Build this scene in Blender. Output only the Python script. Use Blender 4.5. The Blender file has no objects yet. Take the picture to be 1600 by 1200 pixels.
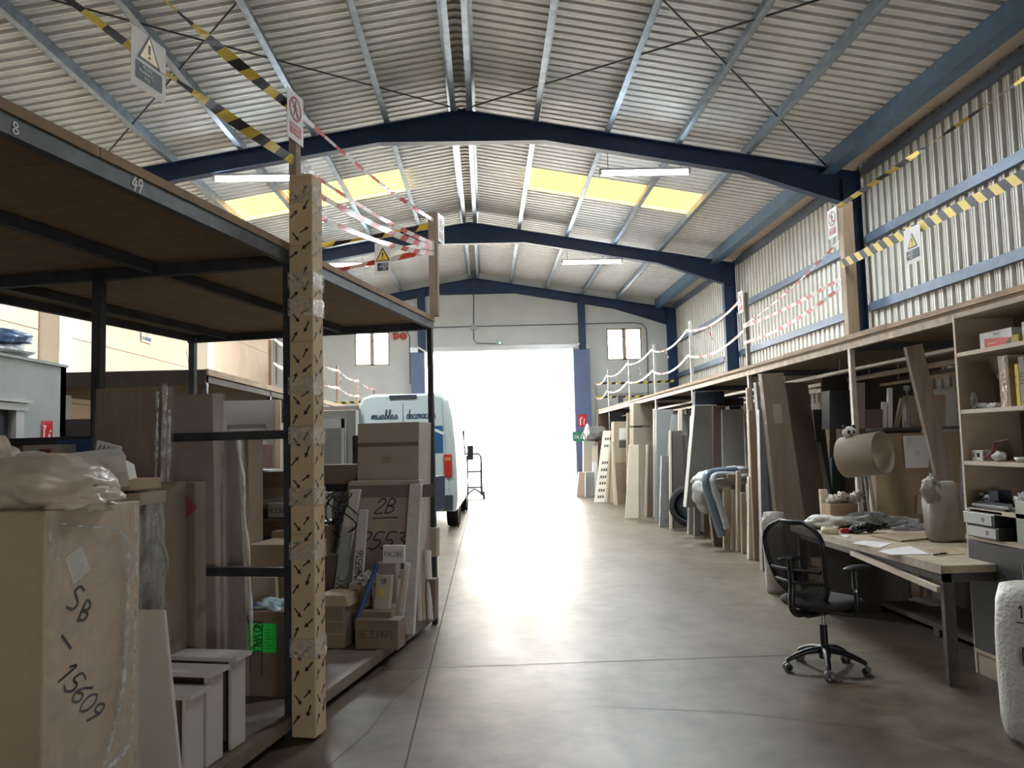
import bpy, math, random
from mathutils import Vector, Matrix, noise
random.seed(7)
V = Vector
sc = bpy.context.scene
# ------------------------------------------------------------------ camera, world, exposure
FPX = 1238.8
YAW, PITCH, ROLL, EYE = -0.0349, 0.0737, -0.0259, 1.6
cam = bpy.data.objects.new('camera', bpy.data.cameras.new('camera'))
sc.collection.objects.link(cam)
RM = Matrix.Rotation(YAW, 3, 'Z') @ Matrix.Rotation(math.pi/2 + PITCH, 3, 'X') @ Matrix.Rotation(ROLL, 3, 'Z')
cam.matrix_world = Matrix.Translation((0, 0, EYE)) @ RM.to_4x4()
cam.data.sensor_width = 36.0
cam.data.lens = FPX/1600*36.0
cam.data.clip_start = 0.05
cam.data.clip_end = 400
sc.camera = cam
sc.view_settings.view_transform = 'Standard'
sc.view_settings.look = 'None'
sc.view_settings.gamma = 1.0
sc.view_settings.use_curve_mapping = False
sc.view_settings.exposure = 1.75
w = bpy.data.worlds.new('sky'); sc.world = w; w.use_nodes = True
bgn = w.node_tree.nodes['Background']
bgn.inputs[0].default_value = (1.0, .955, .90, 1)
bgn.inputs[1].default_value = 4.5
def area(name, loc, rot, sx, sy, power, col=(1, 1, 1), portal=False):
    l = bpy.data.lights.new(name, 'AREA'); l.shape = 'RECTANGLE'; l.size = sx; l.size_y = sy
    l.energy = power; l.color = col
    if portal: l.cycles.is_portal = True
    o = bpy.data.objects.new(name, l); o.location = loc; o.rotation_euler = rot
    sc.collection.objects.link(o); return o
# sky portal in the real gate opening
area('gate_portal', (0.72, 26.1, 2.3), (math.radians(-90), 0, 0), 5.5, 4.6, 1, portal=True)
area('rear_fill_portal', (3.9, -7.4, 1.1), (math.radians(90), 0, 0), 1.8, 2.2, 1, portal=True)  # portal at the unseen rear opening added for foreground fill
sl_ = bpy.data.lights.new('sun', 'SUN'); sl_.energy = 22; sl_.angle = .01; sl_.color = (1, .95, .86)
sun = bpy.data.objects.new('sun', sl_); sc.collection.objects.link(sun)
sun.rotation_euler = V((.35, .55, -.76)).to_track_quat('-Z', 'Y').to_euler()
# ------------------------------------------------------------------ pixel rays -> world points (1600x1200 frame)
def ray(px, py): return RM @ V(((px-800)/FPX, -(py-600)/FPX, -1))
E0 = V((0, 0, EYE))
def FZ(px, py, z=0.0):
    d = ray(px, py); return E0 + d*((z-EYE)/d.z)
def proj(P):
    q = RM.transposed() @ (V(P)-E0); return 800-FPX*q.x/q.z, 600+FPX*q.y/q.z
class Frame:
    def __init__(s, o, ang):   # ang: rotation of the depth axis to the right of +Y
        s.o = V((o[0], o[1], 0)); s.u = V((math.cos(ang), -math.sin(ang), 0)); s.v = V((math.sin(ang), math.cos(ang), 0))
    def W(s, a, b, z): return s.o + s.u*a + s.v*b + V((0, 0, z))
    def atV(s, px, py, b):     # point on ray in the plane depth=b -> (a, b, z)
        d = ray(px, py); t = (b - (E0-s.o).dot(s.v))/d.dot(s.v); P = E0+d*t
        return (P-s.o).dot(s.u), b, P.z
    def atU(s, px, py, a):
        d = ray(px, py); t = (a - (E0-s.o).dot(s.u))/d.dot(s.u); P = E0+d*t
        return a, (P-s.o).dot(s.v), P.z
    def aX(s, px, b, z):       # lateral coordinate whose point at depth b, height z shows at pixel column px
        a = 0
        for _ in range(5):
            y = proj(s.W(a, b, z))[1]; a = s.atV(px, y, b)[0]
        return a
HALL = Frame((0, 0), 0)
P1, P2 = V((-1.10, 4.574)), V((-0.468, 7.249))
RACK = Frame(P1, math.atan2(P2.x-P1.x, P2.y-P1.y))
RL = (P2-P1).length
# ------------------------------------------------------------------ materials
MATS = {}
def mat(name, col, rough=0.7, metal=0.0, var=0.0, scale=4.0, bump=0.0, bscale=None, stretch=None, emit=0.0, col2=None, spec=0.5):
    if name in MATS: return MATS[name]
    m = bpy.data.materials.new(name); m.use_nodes = True; nt = m.node_tree; b = nt.nodes['Principled BSDF']
    b.inputs['Roughness'].default_value = rough; b.inputs['Metallic'].default_value = metal
    b.inputs['Specular IOR Level'].default_value = spec
    b.inputs['Base Color'].default_value = (*col, 1)
    if emit:
        b.inputs['Emission Color'].default_value = (*col, 1); b.inputs['Emission Strength'].default_value = emit
    if var or bump or col2:
        tc = nt.nodes.new('ShaderNodeTexCoord'); mp = nt.nodes.new('ShaderNodeMapping')
        nt.links.new(tc.outputs['Object'], mp.inputs['Vector'])
        if stretch: mp.inputs['Scale'].default_value = stretch
        n = nt.nodes.new('ShaderNodeTexNoise'); n.inputs['Scale'].default_value = scale; n.inputs['Detail'].default_value = 6
        n.inputs['Roughness'].default_value = 0.65
        nt.links.new(mp.outputs[0], n.inputs['Vector'])
        if var or col2:
            r = nt.nodes.new('ShaderNodeValToRGB')
            c2 = col2 if col2 else tuple(min(1, c*(1+var)) for c in col)
            c1 = col if col2 else tuple(c*(1-var) for c in col)
            r.color_ramp.elements[0].position = 0.35; r.color_ramp.elements[1].position = 0.68
            r.color_ramp.elements[0].color = (*c1, 1); r.color_ramp.elements[1].color = (*c2, 1)
            nt.links.new(n.outputs['Fac'], r.inputs[0]); nt.links.new(r.outputs[0], b.inputs['Base Color'])
        if bump:
            n2 = nt.nodes.new('ShaderNodeTexNoise'); n2.inputs['Scale'].default_value = bscale or scale*3; n2.inputs['Detail'].default_value = 4
            nt.links.new(mp.outputs[0], n2.inputs['Vector'])
            bp = nt.nodes.new('ShaderNodeBump'); bp.inputs['Strength'].default_value = bump; bp.inputs['Distance'].default_value = 0.02
            nt.links.new(n2.outputs['Fac'], bp.inputs['Height']); nt.links.new(bp.outputs[0], b.inputs['Normal'])
    MATS[name] = m; return m
def film(name, col=(0.8, 0.85, 0.88), alpha=0.3, rough=0.12, scale=9):
    if name in MATS: return MATS[name]
    m = bpy.data.materials.new(name); m.use_nodes = True; nt = m.node_tree; b = nt.nodes['Principled BSDF']
    b.inputs['Base Color'].default_value = (*col, 1); b.inputs['Roughness'].default_value = rough
    b.inputs['Specular IOR Level'].default_value = 0.9
    tc = nt.nodes.new('ShaderNodeTexCoord'); n = nt.nodes.new('ShaderNodeTexNoise'); n.inputs['Scale'].default_value = scale
    n.inputs['Detail'].default_value = 5; n.inputs['Distortion'].default_value = 1.5
    nt.links.new(tc.outputs['Object'], n.inputs['Vector'])
    bp = nt.nodes.new('ShaderNodeBump'); bp.inputs['Strength'].default_value = 0.9; bp.inputs['Distance'].default_value = 0.03
    nt.links.new(n.outputs['Fac'], bp.inputs['Height']); nt.links.new(bp.outputs[0], b.inputs['Normal'])
    r = nt.nodes.new('ShaderNodeMapRange'); r.inputs['From Min'].default_value = 0.4; r.inputs['From Max'].default_value = 0.75
    r.inputs['To Min'].default_value = alpha*0.5; r.inputs['To Max'].default_value = min(1, alpha*2)
    nt.links.new(n.outputs['Fac'], r.inputs['Value']); nt.links.new(r.outputs[0], b.inputs['Alpha'])
    MATS[name] = m; return m
# ------------------------------------------------------------------ mesh builder
# strokes: letters as pen lines in a box 1 high
G = {
 '0': [[(.3,1),(.05,.75),(.05,.3),(.3,0),(.55,.25),(.55,.7),(.3,1)]], '1': [[(.15,.75),(.35,1),(.35,0)]],
 '2': [[(.05,.75),(.2,1),(.5,.95),(.5,.65),(.05,0),(.6,.03)]], '3': [[(.05,.95),(.5,.95),(.25,.6),(.55,.4),(.4,.03),(.02,.08)]],
 '4': [[(.35,1),(.05,.4),(.6,.4)],[(.45,.7),(.42,0)]], '5': [[(.55,1),(.15,1),(.1,.55),(.45,.55),(.55,.25),(.3,0),(.02,.08)]],
 '6': [[(.5,1),(.12,.6),(.05,.2),(.3,0),(.55,.2),(.4,.5),(.08,.35)]], '7': [[(.05,.95),(.55,.95),(.2,0)],[(.1,.5),(.5,.5)]],
 '8': [[(.3,.5),(.05,.75),(.3,1),(.52,.75),(.3,.5),(.02,.22),(.3,0),(.58,.22),(.3,.5)]], '9': [[(.5,.6),(.2,.5),(.08,.8),(.35,1),(.5,.75),(.5,.5),(.3,0)]],
 'A': [[(0,0),(.3,1),(.6,0)],[(.12,.38),(.48,.38)]], 'B': [[(.08,0),(.08,1),(.45,.9),(.45,.6),(.1,.52),(.55,.4),(.5,.08),(.08,0)]],
 'C': [[(.55,.85),(.3,1),(.05,.6),(.1,.15),(.35,0),(.58,.12)]], 'D': [[(.08,0),(.08,1),(.4,.9),(.58,.5),(.4,.08),(.08,0)]],
 'E': [[(.55,1),(.08,1),(.08,0),(.55,0)],[(.08,.52),(.45,.52)]], 'F': [[(.08,0),(.08,1),(.55,1)],[(.08,.52),(.45,.52)]],
 'G': [[(.55,.85),(.3,1),(.05,.55),(.2,.03),(.55,.1),(.55,.45),(.35,.45)]], 'H': [[(.05,0),(.05,1)],[(.55,0),(.55,1)],[(.05,.5),(.55,.5)]],
 'I': [[(.2,0),(.2,1)]], 'L': [[(.08,1),(.08,0),(.5,0)]], 'M': [[(0,0),(.08,1),(.32,.4),(.58,1),(.65,0)]],
 'N': [[(.05,0),(.05,1),(.55,0),(.55,1)]], 'O': [[(.3,1),(.02,.6),(.1,.1),(.35,0),(.58,.4),(.5,.85),(.3,1)]],
 'P': [[(.08,0),(.08,1),(.5,.9),(.5,.6),(.08,.48)]], 'R': [[(.08,0),(.08,1),(.5,.88),(.48,.6),(.08,.5),(.55,0)]],
 'S': [[(.55,.9),(.25,1),(.08,.75),(.5,.35),(.4,.05),(.02,.08)]], 'T': [[(0,1),(.6,1)],[(.3,1),(.3,0)]],
 'U': [[(.05,1),(.08,.15),(.3,0),(.52,.15),(.55,1)]], 'V': [[(0,1),(.3,0),(.6,1)]], 'J': [[(.5,1),(.5,.15),(.25,0),(.05,.15)]],
 'K': [[(.05,0),(.05,1)],[(.5,1),(.08,.5),(.55,0)]], 'X': [[(0,0),(.55,1)],[(0,1),(.55,0)]], 'Z': [[(.05,1),(.55,1),(.03,0),(.58,0)]],
 'Q': [[(.3,1),(.02,.6),(.1,.1),(.35,0),(.58,.4),(.5,.85),(.3,1)],[(.35,.3),(.6,0)]], 'Y': [[(0,1),(.3,.5),(.6,1)],[(.3,.5),(.3,0)]],
 '.': [[(.1,0),(.16,.03)]], '-': [[(.05,.5),(.45,.5)]], ':': [[(.15,.1),(.17,.16)],[(.15,.6),(.17,.66)]], '/': [[(0,0),(.4,1)]],
 'a': [[(.45,.42),(.2,.5),(.03,.2),(.2,0),(.42,.15),(.46,.48),(.46,.1),(.6,.05)]], 'b': [[(0,.1),(.18,.6),(.22,1.05),(.08,1),(.1,.1),(.3,.02),(.4,.3),(.2,.42),(.5,.35)]],
 'c': [[(.42,.4),(.2,.5),(.03,.2),(.2,0),(.5,.1)]], 'd': [[(.4,.42),(.15,.5),(.02,.2),(.18,0),(.4,.2),(.5,1.1),(.45,.1),(.6,.05)]],
 'e': [[(.02,.2),(.38,.3),(.3,.5),(.08,.4),(.06,.1),(.25,0),(.5,.12)]], 'i': [[(.05,.1),(.12,.5),(.12,.08),(.3,.05)],[(.14,.7),(.16,.74)]],
 'l': [[(0,.1),(.2,.65),(.2,1.1),(.08,1),(.1,.08),(.3,.04)]], 'm': [[(0,.1),(.06,.5),(.08,0),(.2,.48),(.3,.4),(.3,0),(.42,.48),(.54,.4),(.54,.05),(.7,.05)]],
 'n': [[(0,.1),(.06,.5),(.08,0),(.22,.48),(.36,.4),(.36,.05),(.52,.05)]], 'o': [[(.25,.5),(.03,.35),(.08,.05),(.3,0),(.44,.25),(.25,.5),(.5,.42)]],
 'r': [[(0,.1),(.08,.5),(.12,.42),(.3,.45),(.26,.08),(.42,.05)]], 's': [[(0,.05),(.22,.5),(.35,.2),(.2,0),(.02,.06)],[(.3,.05),(.45,.1)]],
 'u': [[(0,.4),(.05,.5),(.05,.1),(.2,0),(.38,.2),(.4,.5),(.4,.08),(.55,.05)]], 't': [[(.15,1),(.15,.1),(.35,.05)],[(0,.6),(.35,.6)]],
 'p': [[(.05,.5),(.05,-.4)],[(.05,.4),(.3,.5),(.4,.2),(.2,0),(.05,.1)]], 'z': [[(0,.48),(.35,.48),(0,0),(.4,.03)]],
 'ó': [[(.25,.5),(.03,.35),(.08,.05),(.3,0),(.44,.25),(.25,.5),(.5,.42)],[(.22,.62),(.36,.85)]],
}
GW = {'m': .68, 'i': .28, 'l': .28, 'I': .35, '.': .25, ' ': .35, 'r': .42, ':': .3, 's': .45, 'b': .48, 'M': .78}
def spl(pts, n=4):
    if len(pts) < 3: return [V(p) for p in pts]
    P = [V(p) for p in pts]; out = []
    for i in range(len(P)-1):
        p0 = P[max(i-1, 0)]; p1 = P[i]; p2 = P[i+1]; p3 = P[min(i+2, len(P)-1)]
        for k in range(n):
            t = k/n
            out.append(.5*((2*p1)+(-p0+p2)*t+(2*p0-5*p1+4*p2-p3)*t*t+(-p0+3*p1-3*p2+p3)*t**3))
    out.append(P[-1]); return out
class Pl:   # a plane to draw on
    def __init__(s, o, u, v, n=None):
        s.o = V(o); s.u = V(u).normalized(); s.v = V(v).normalized(); s.n = (V(n).normalized() if n is not None else s.u.cross(s.v).normalized())
    def at(s, x, y, off=0): return s.o+s.u*x+s.v*y+s.n*off
    def rot(s, a, x=0, y=0):
        return Pl(s.at(x, y), s.u*math.cos(a)+s.v*math.sin(a), -s.u*math.sin(a)+s.v*math.cos(a), s.n)
class MB:
    def __init__(s): s.v = []; s.f = []; s.m = []; s.sm = []; s.mi = 0
    def add(s, vs, fs, smooth=False):
        o = len(s.v); s.v += [V(p) for p in vs]
        for f in fs: s.f.append([i+o for i in f]); s.m.append(s.mi); s.sm.append(smooth)
        return s
    def hexa(s, p):   # 4 bottom (ccw), 4 top
        return s.add(p, [(3,2,1,0),(4,5,6,7),(0,1,5,4),(1,2,6,5),(2,3,7,6),(3,0,4,7)])
    def box(s, x0, x1, y0, y1, z0, z1):
        return s.hexa([(x0,y0,z0),(x1,y0,z0),(x1,y1,z0),(x0,y1,z0),(x0,y0,z1),(x1,y0,z1),(x1,y1,z1),(x0,y1,z1)])
    def fbox(s, F, a0, a1, b0, b1, z0, z1, da=0, db=0):
        W = F.W
        return s.hexa([W(a0,b0,z0),W(a1,b0,z0),W(a1,b1,z0),W(a0,b1,z0),W(a0+da,b0+db,z1),W(a1+da,b0+db,z1),W(a1+da,b1+db,z1),W(a0+da,b1+db,z1)])
    def obox(s, c, u, v, w):
        c, u, v, w = V(c), V(u), V(v), V(w)
        return s.hexa([c-u-v-w,c+u-v-w,c+u+v-w,c-u+v-w,c-u-v+w,c+u-v+w,c+u+v+w,c-u+v+w])
    def bar(s, a, b, w, h=None, up=(0, 0, 1)):
        a, b = V(a), V(b); d = b-a; L = d.length; d = d/L; up = V(up)
        if abs(d.dot(up)) > .99: up = V((0, 1, 0))
        x = d.cross(up).normalized(); y = x.cross(d).normalized()
        return s.obox((a+b)/2, x*w/2, d*L/2, y*(h or w)/2)
    def tube(s, pts, r, n=8, cap=True):
        P = [V(p) for p in pts]; rs = r if isinstance(r, (list, tuple)) else [r]*len(P); vs = []; x = None
        for i, p in enumerate(P):
            d = (P[min(i+1, len(P)-1)]-P[max(i-1, 0)]).normalized()
            if x is None: x = d.orthogonal().normalized()
            x = (x-d*x.dot(d)).normalized(); y = d.cross(x)
            for k in range(n):
                a = 2*math.pi*k/n; vs.append(p+(x*math.cos(a)+y*math.sin(a))*rs[i])
        fs = []
        for i in range(len(P)-1):
            for k in range(n): fs.append((i*n+k, i*n+(k+1)%n, (i+1)*n+(k+1)%n, (i+1)*n+k))
        s.add(vs, fs, True)
        if cap:
            s.add(vs[:n], [tuple(range(n-1, -1, -1))]); s.add(vs[-n:], [tuple(range(n))])
        return s
    def lathe(s, c, prof, n=20, axis=(0, 0, 1), smooth=True, cap=False):
        c = V(c); ax = V(axis).normalized(); x = ax.orthogonal().normalized(); y = ax.cross(x); vs = []
        for r, z in prof:
            for k in range(n):
                a = 2*math.pi*k/n; vs.append(c+ax*z+(x*math.cos(a)+y*math.sin(a))*r)
        fs = [(i*n+k, i*n+(k+1)%n, (i+1)*n+(k+1)%n, (i+1)*n+k) for i in range(len(prof)-1) for k in range(n)]
        s.add(vs, fs, smooth)
        if cap: s.add(vs[:n], [tuple(range(n-1, -1, -1))]); s.add(vs[-n:], [tuple(range(n))])
        return s
    def blob(s, c, r, seed=0, amp=.25, fr=2.0, n=18, crease=0.0):   # crumpled lump
        c = V(c); r = V(r); vs = []; fs = []; m = n; so = V((seed*3.1, seed*1.7, seed*.9))
        for i in range(m+1):
            th = math.pi*i/m
            for k in range(2*m):
                ph = math.pi*k/m; d = V((math.sin(th)*math.cos(ph), math.sin(th)*math.sin(ph), math.cos(th)))
                q = 1+amp*noise.noise(d*fr+so)*1.6+amp*.5*noise.noise(d*fr*3+so)
                if crease: q += crease*(abs(noise.noise(d*fr*5+so*2))-.2)
                vs.append(c+V((d.x*r.x, d.y*r.y, d.z*r.z))*q)
        for i in range(m):
            for k in range(2*m): fs.append((i*2*m+k, i*2*m+(k+1)%(2*m), (i+1)*2*m+(k+1)%(2*m), (i+1)*2*m+k))
        return s.add(vs, fs, True)
    def ppoly(s, pl, pts, off=.001):
        return s.add([pl.at(x, y, off) for x, y in pts], [tuple(range(len(pts)))])
    def prect(s, pl, x0, y0, x1, y1, off=.001): return s.ppoly(pl, [(x0,y0),(x1,y0),(x1,y1),(x0,y1)], off)
    def pline(s, pl, pts, w, off=.001):
        P = [V((p[0], p[1])) for p in pts]
        L = []; Rr = []
        for i, p in enumerate(P):
            d = P[min(i+1, len(P)-1)]-P[max(i-1, 0)]
            if d.length < 1e-9: d = V((1, 0))
            d.normalize(); nn = V((-d.y, d.x))*w/2
            if i == 0: p = p-d*w/2
            if i == len(P)-1: p = p+d*w/2
            L.append(p+nn); Rr.append(p-nn)
        vs = [pl.at(q.x, q.y, off) for q in L]+[pl.at(q.x, q.y, off) for q in Rr]; n = len(P)
        return s.add(vs, [(n+i, n+i+1, i+1, i) for i in range(n-1)])
    def write(s, pl, txt, x, y, h, w=None, off=.001, sp=1.0, slant=.1, wide=1.0):
        w = w or h*.1
        for ch in txt:
            for st in G.get(ch, []):
                s.pline(pl, [(x+(q.x+slant*q.y)*h*wide, y+q.y*h) for q in spl(st)], w, off)
            x += (GW.get(ch, .55 if ch.islower() else .72))*h*sp*wide
        return x
    def build(s, name, mats, parent=None, bevel=0, smooth_all=False, local=False):
        if not isinstance(mats, (list, tuple)): mats = [mats]
        me = bpy.data.meshes.new(name)
        if parent is None and not local:
            xs = [p.x for p in s.v]; ys = [p.y for p in s.v]; zs = [p.z for p in s.v]
            o = V(((min(xs)+max(xs))/2, (min(ys)+max(ys))/2, min(zs)))
        elif parent is not None and not local:
            o = V((0, 0, 0)); q = parent
            while q: o += q.location; q = q.parent
        else: o = V((0, 0, 0))
        me.from_pydata([tuple(p-o) for p in s.v], [], s.f)
        for m in mats: me.materials.append(m)
        me.polygons.foreach_set('material_index', s.m)
        me.polygons.foreach_set('use_smooth', [True]*len(s.f) if smooth_all else s.sm)
        me.update()
        ob = bpy.data.objects.new(name, me); sc.collection.objects.link(ob)
        if parent is not None: ob.parent = parent
        elif not local: ob.location = o
        if bevel:
            bm = ob.modifiers.new('bevel', 'BEVEL'); bm.width = bevel; bm.segments = 1; bm.limit_method = 'ANGLE'; bm.angle_limit = .9
        return ob
def tag(o, label, cat, group=None, kind=None):
    o['label'] = label; o['category'] = cat
    if group: o['group'] = group
    if kind: o['kind'] = kind
    return o
def empty(name, loc, label=None, cat=None, group=None):
    o = bpy.data.objects.new(name, None); o.location = loc; o.empty_display_size = .1; sc.collection.objects.link(o)
    if label: tag(o, label, cat, group)
    return o
def struct(mb, name, m, parent=None, **k):
    o = mb.build(name, m, parent, **k)
    if parent is None: o['kind'] = 'structure'
    return o
def copy_tree(o, parent=None):
    c = o.copy(); sc.collection.objects.link(c)
    if parent is not None: c.parent = parent
    for ch in list(o.children): copy_tree(ch, c)
    return c
def slab(F, b0, b1, ytop, b, th, z0, m, name, label, cat, t0=None, t1=None, lean=0.0, group=None, parent=None, bevel=.004, film_m=None, draw=None, parts=None):
    """a board or box whose front face shows between pixel columns b0..b1, its top edge at pixel row ytop, at depth b"""
    t0 = b0 if t0 is None else t0; t1 = b1 if t1 is None else t1
    A0, A1 = F.aX(b0, b, z0), F.aX(b1, b, z0)
    T0, _, zt = F.atV(t0, ytop, b+lean); T1 = F.atV(t1, ytop, b+lean)[0]
    W = F.W; mb = MB()
    mb.hexa([W(A0,b,z0),W(A1,b,z0),W(A1,b+th,z0),W(A0,b+th,z0),W(T0,b+lean,zt),W(T1,b+lean,zt),W(T1,b+th+lean,zt),W(T0,b+th+lean,zt)])
    mats = [m] if not isinstance(m, list) else list(m)
    pl = Pl(W(A0, b, z0), W(A1, b, z0)-W(A0, b, z0), W(T0, b+lean, zt)-W(A0, b, z0))
    if draw: draw(mb, pl, (A1-A0), zt-z0)
    o = mb.build(name, mats, parent, bevel=bevel)
    if parent is None: tag(o, label, cat, group)
    if film_m:
        fb = MB(); e = .008
        fb.hexa([W(A0-e,b-e,z0),W(A1+e,b-e,z0),W(A1+e,b+th+e,z0),W(A0-e,b+th+e,z0),W(T0-e,b+lean-e,zt+e),W(T1+e,b+lean-e,zt+e),W(T1+e,b+th+lean+e,zt+e),W(T0-e,b+th+lean+e,zt+e)])
        fb.build('plastic_wrap', film_m, o)
    return o
# ------------------------------------------------------------------ materials used everywhere
NAVY = mat('navy_steel', (.007, .027, .085), .5, .0, .2, 3)
GALV = mat('galvanised_steel', (.24, .30, .37), .42, .5, .25, 5)
SHEET = mat('roof_sheet', (.68, .69, .69), .5, .0, .1, 2, stretch=(1, .3, 1))
WSHEET = mat('wall_sheet', (.52, .50, .45), .45, .0, .1, 2)
DARKST = mat('dark_steel', (.045, .05, .062), .5, .3, .35, 6)
WOOD_P = mat('particle_board', (.30, .205, .12), .8, 0, .16, 9, .15)
CARD = mat('cardboard', (.40, .315, .215), .8, 0, .10, 3, .12, 30)
CARD2 = mat('cardboard_dull', (.225, .175, .125), .85, 0, .14, 4, .15, 25)
CARD3 = mat('cardboard_light', (.40, .33, .25), .8, 0, .10, 3, .1, 30)
KRAFT = mat('kraft_paper', (.235, .175, .12), .7, 0, .12, 3, .5, 7, stretch=(3, 3, .6))
WHITE = mat('white_laminate', (.58, .56, .52), .45, 0, .04, 3)
WALLW = mat('white_render', (.58, .60, .585), .85, 0, .06, 1.2, .1, 20)
BEIGEW = mat('beige_precast', (.72, .56, .42), .85, 0, .07, 1.5, .15, 18)
PALE = mat('pale_timber', (.52, .41, .29), .65, 0, .15, 3, .1, stretch=(6, 6, .8))
BLACK = mat('black_ink', (.008, .008, .012), .5)
BLACKP = mat('black_plastic', (.012, .013, .016), .42, 0, .2, 8)
YEL = mat('tape_yellow', (.75, .55, .06), .35)
RED = mat('tape_red', (.62, .07, .05), .4)
SIGNR = mat('sign_red', (.5, .02, .03), .4)
PAPER = mat('paper_white', (.72, .72, .70), .5, 0, .04, 6)
GREY = mat('grey_board', (.30, .30, .29), .6, 0, .12, 3)
GREEN = mat('neon_green', (.03, .85, .10), .5)
CHROME = mat('chrome', (.6, .6, .6), .25, .9)
GLASSD = mat('dark_glass', (.03, .05, .08), .08, 0)
FILM = film("clear_film", (.75, .8, .82), .13)
FOAM = mat('foam_wrap', (.66, .66, .62), .5, 0, .08, 12, .5, 60)
BUBBLE = mat('bubble_wrap', (.5, .53, .53), .25, 0, .2, 10, .8, 40)
BLUEB = mat('blue_plastic', (.03, .09, .30), .4, 0, .2, 4)
RUBBER = mat('tyre_rubber', (.015, .015, .017), .8)
YR, XR, YA, YB, YG = 6.09, -.27, 12.69, 19.30, 25.94   # rear frame, ridge, frames, gable
XW0, XW1 = -6.92, 6.38
ZR, SL = 7.05, .1745
def ztop(X, d=0): return ZR+d-SL*abs(X-XR)
# floor ------------------------------------------------------------
def floor_mat():
    m = bpy.data.materials.new('polished_concrete'); m.use_nodes = True; nt = m.node_tree; N = nt.nodes.new; L = nt.links.new
    b = nt.nodes['Principled BSDF']; tc = N('ShaderNodeTexCoord')
    def nz(sc_, det, st=(1, 1, 1)):
        mp = N('ShaderNodeMapping'); mp.inputs['Scale'].default_value = st; L(tc.outputs['Object'], mp.inputs[0])
        n = N('ShaderNodeTexNoise'); n.inputs['Scale'].default_value = sc_; n.inputs['Detail'].default_value = det; L(mp.outputs[0], n.inputs['Vector']); return n
    a = nz(.9, 8); c = nz(7, 8); e = nz(45, 3); s = nz(2.2, 6, (1, .25, 1))
    r = N('ShaderNodeValToRGB'); r.color_ramp.elements[0].color = (.075, .060, .041, 1); r.color_ramp.elements[1].color = (.165, .136, .096, 1)
    r.color_ramp.elements[0].position = .36; r.color_ramp.elements[1].position = .66
    mx = N('ShaderNodeMix'); mx.data_type = 'FLOAT'; mx.inputs[0].default_value = .45; L(a.outputs[0], mx.inputs[2]); L(c.outputs[0], mx.inputs[3]); L(mx.outputs[0], r.inputs[0])
    L(r.outputs[0], b.inputs['Base Color'])
    mr = N('ShaderNodeMapRange'); mr.inputs['From Min'].default_value = .35; mr.inputs['From Max'].default_value = .65; mr.inputs['To Min'].default_value = .37; mr.inputs['To Max'].default_value = .46
    L(s.outputs[0], mr.inputs[0]); L(mr.outputs[0], b.inputs['Roughness'])
    bp = N('ShaderNodeBump'); bp.inputs['Strength'].default_value = .4; bp.inputs['Distance'].default_value = .012; L(mx.outputs[0], bp.inputs['Height']); L(bp.outputs[0], b.inputs['Normal'])
    b.inputs['Specular IOR Level'].default_value = .3
    return m
mb = MB(); mb.box(XW0-.1, XW1+.1, -7.6, YG+.35, -.2, 0)
mb.mi = 1
def fline(pts, wd):
    mb.pline(Pl((0, 0, 0), (1, 0, 0), (0, 1, 0)), pts, wd, .0015)
fline([(-.44, -2), (-.44, YG)], .012)
for y in (0.3, 5.85, 11.6, 17.4, 23.2): fline([(XW0+.1, y), (XW1-.1, y)], .008)
fline([(2.2, -2), (2.25, 2), (2.6, 3.6), (2.2, 4.3), (1.4, 4.7), (.6, 4.9)], .004)
fline([(-.9, 3.9), (-.7, 4.6), (-.62, 5.2), (-.44, 5.85)], .004)
fl = struct(mb, 'floor', [floor_mat(), mat('joint_dark', (.06, .055, .05), .9)])
# roof -------------------------------------------------------------
def corr(mb, y0, y1, fa, fb, per=.185, dep=.13, sign=1):
    """ribbed sheet: profile runs along y0..y1; fa/fb give the two edge points for (y, lift)"""
    prof = []; y = y0; k = math.floor(y0/per)*per
    ks = []
    while k < y1:
        for dy, l in ((0, 0), (.036, 0), (.040, .008), (.048, .008), (.052, 0), (.076, 0), (.078, .008), (.086, .008), (.090, 0), (.104, 0), (.106, 1), (.183, 1)):
            dy *= per/.185
            ks.append((k+dy, l if l in (0, 1) else l/dep))
        k += per
    ks = [(min(max(a, y0), y1), l) for a, l in ks]
    ks = [q for i, q in enumerate(ks) if i == 0 or q[0] > ks[i-1][0]-1e-9]
    vs = []
    for a, l in ks: vs.append(fa(a, l*dep)); vs.append(fb(a, l*dep))
    mb.add(vs, [(2*i, 2*i+1, 2*i+3, 2*i+2) for i in range(len(ks)-1) if ks[i+1][0] > ks[i][0]])
PUR = .22   # purlin height over the rafter
OFF = [.17, 1.25, 2.42, 3.60, 4.72, 6.05]
def sk(px, py): # where a pixel meets the roof sheet
    d = ray(px, py); t = 1
    for _ in range(40):
        P = E0+d*t; t *= (ztop(P.x, PUR)-EYE)/(P.z-EYE)
    return E0+d*t
SY0, SY1 = sk(835, 262).y, sk(835, 297).y
SY0, SY1 = max(SY0, SY1)-abs(SY1-SY0), max(SY0, SY1)
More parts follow.
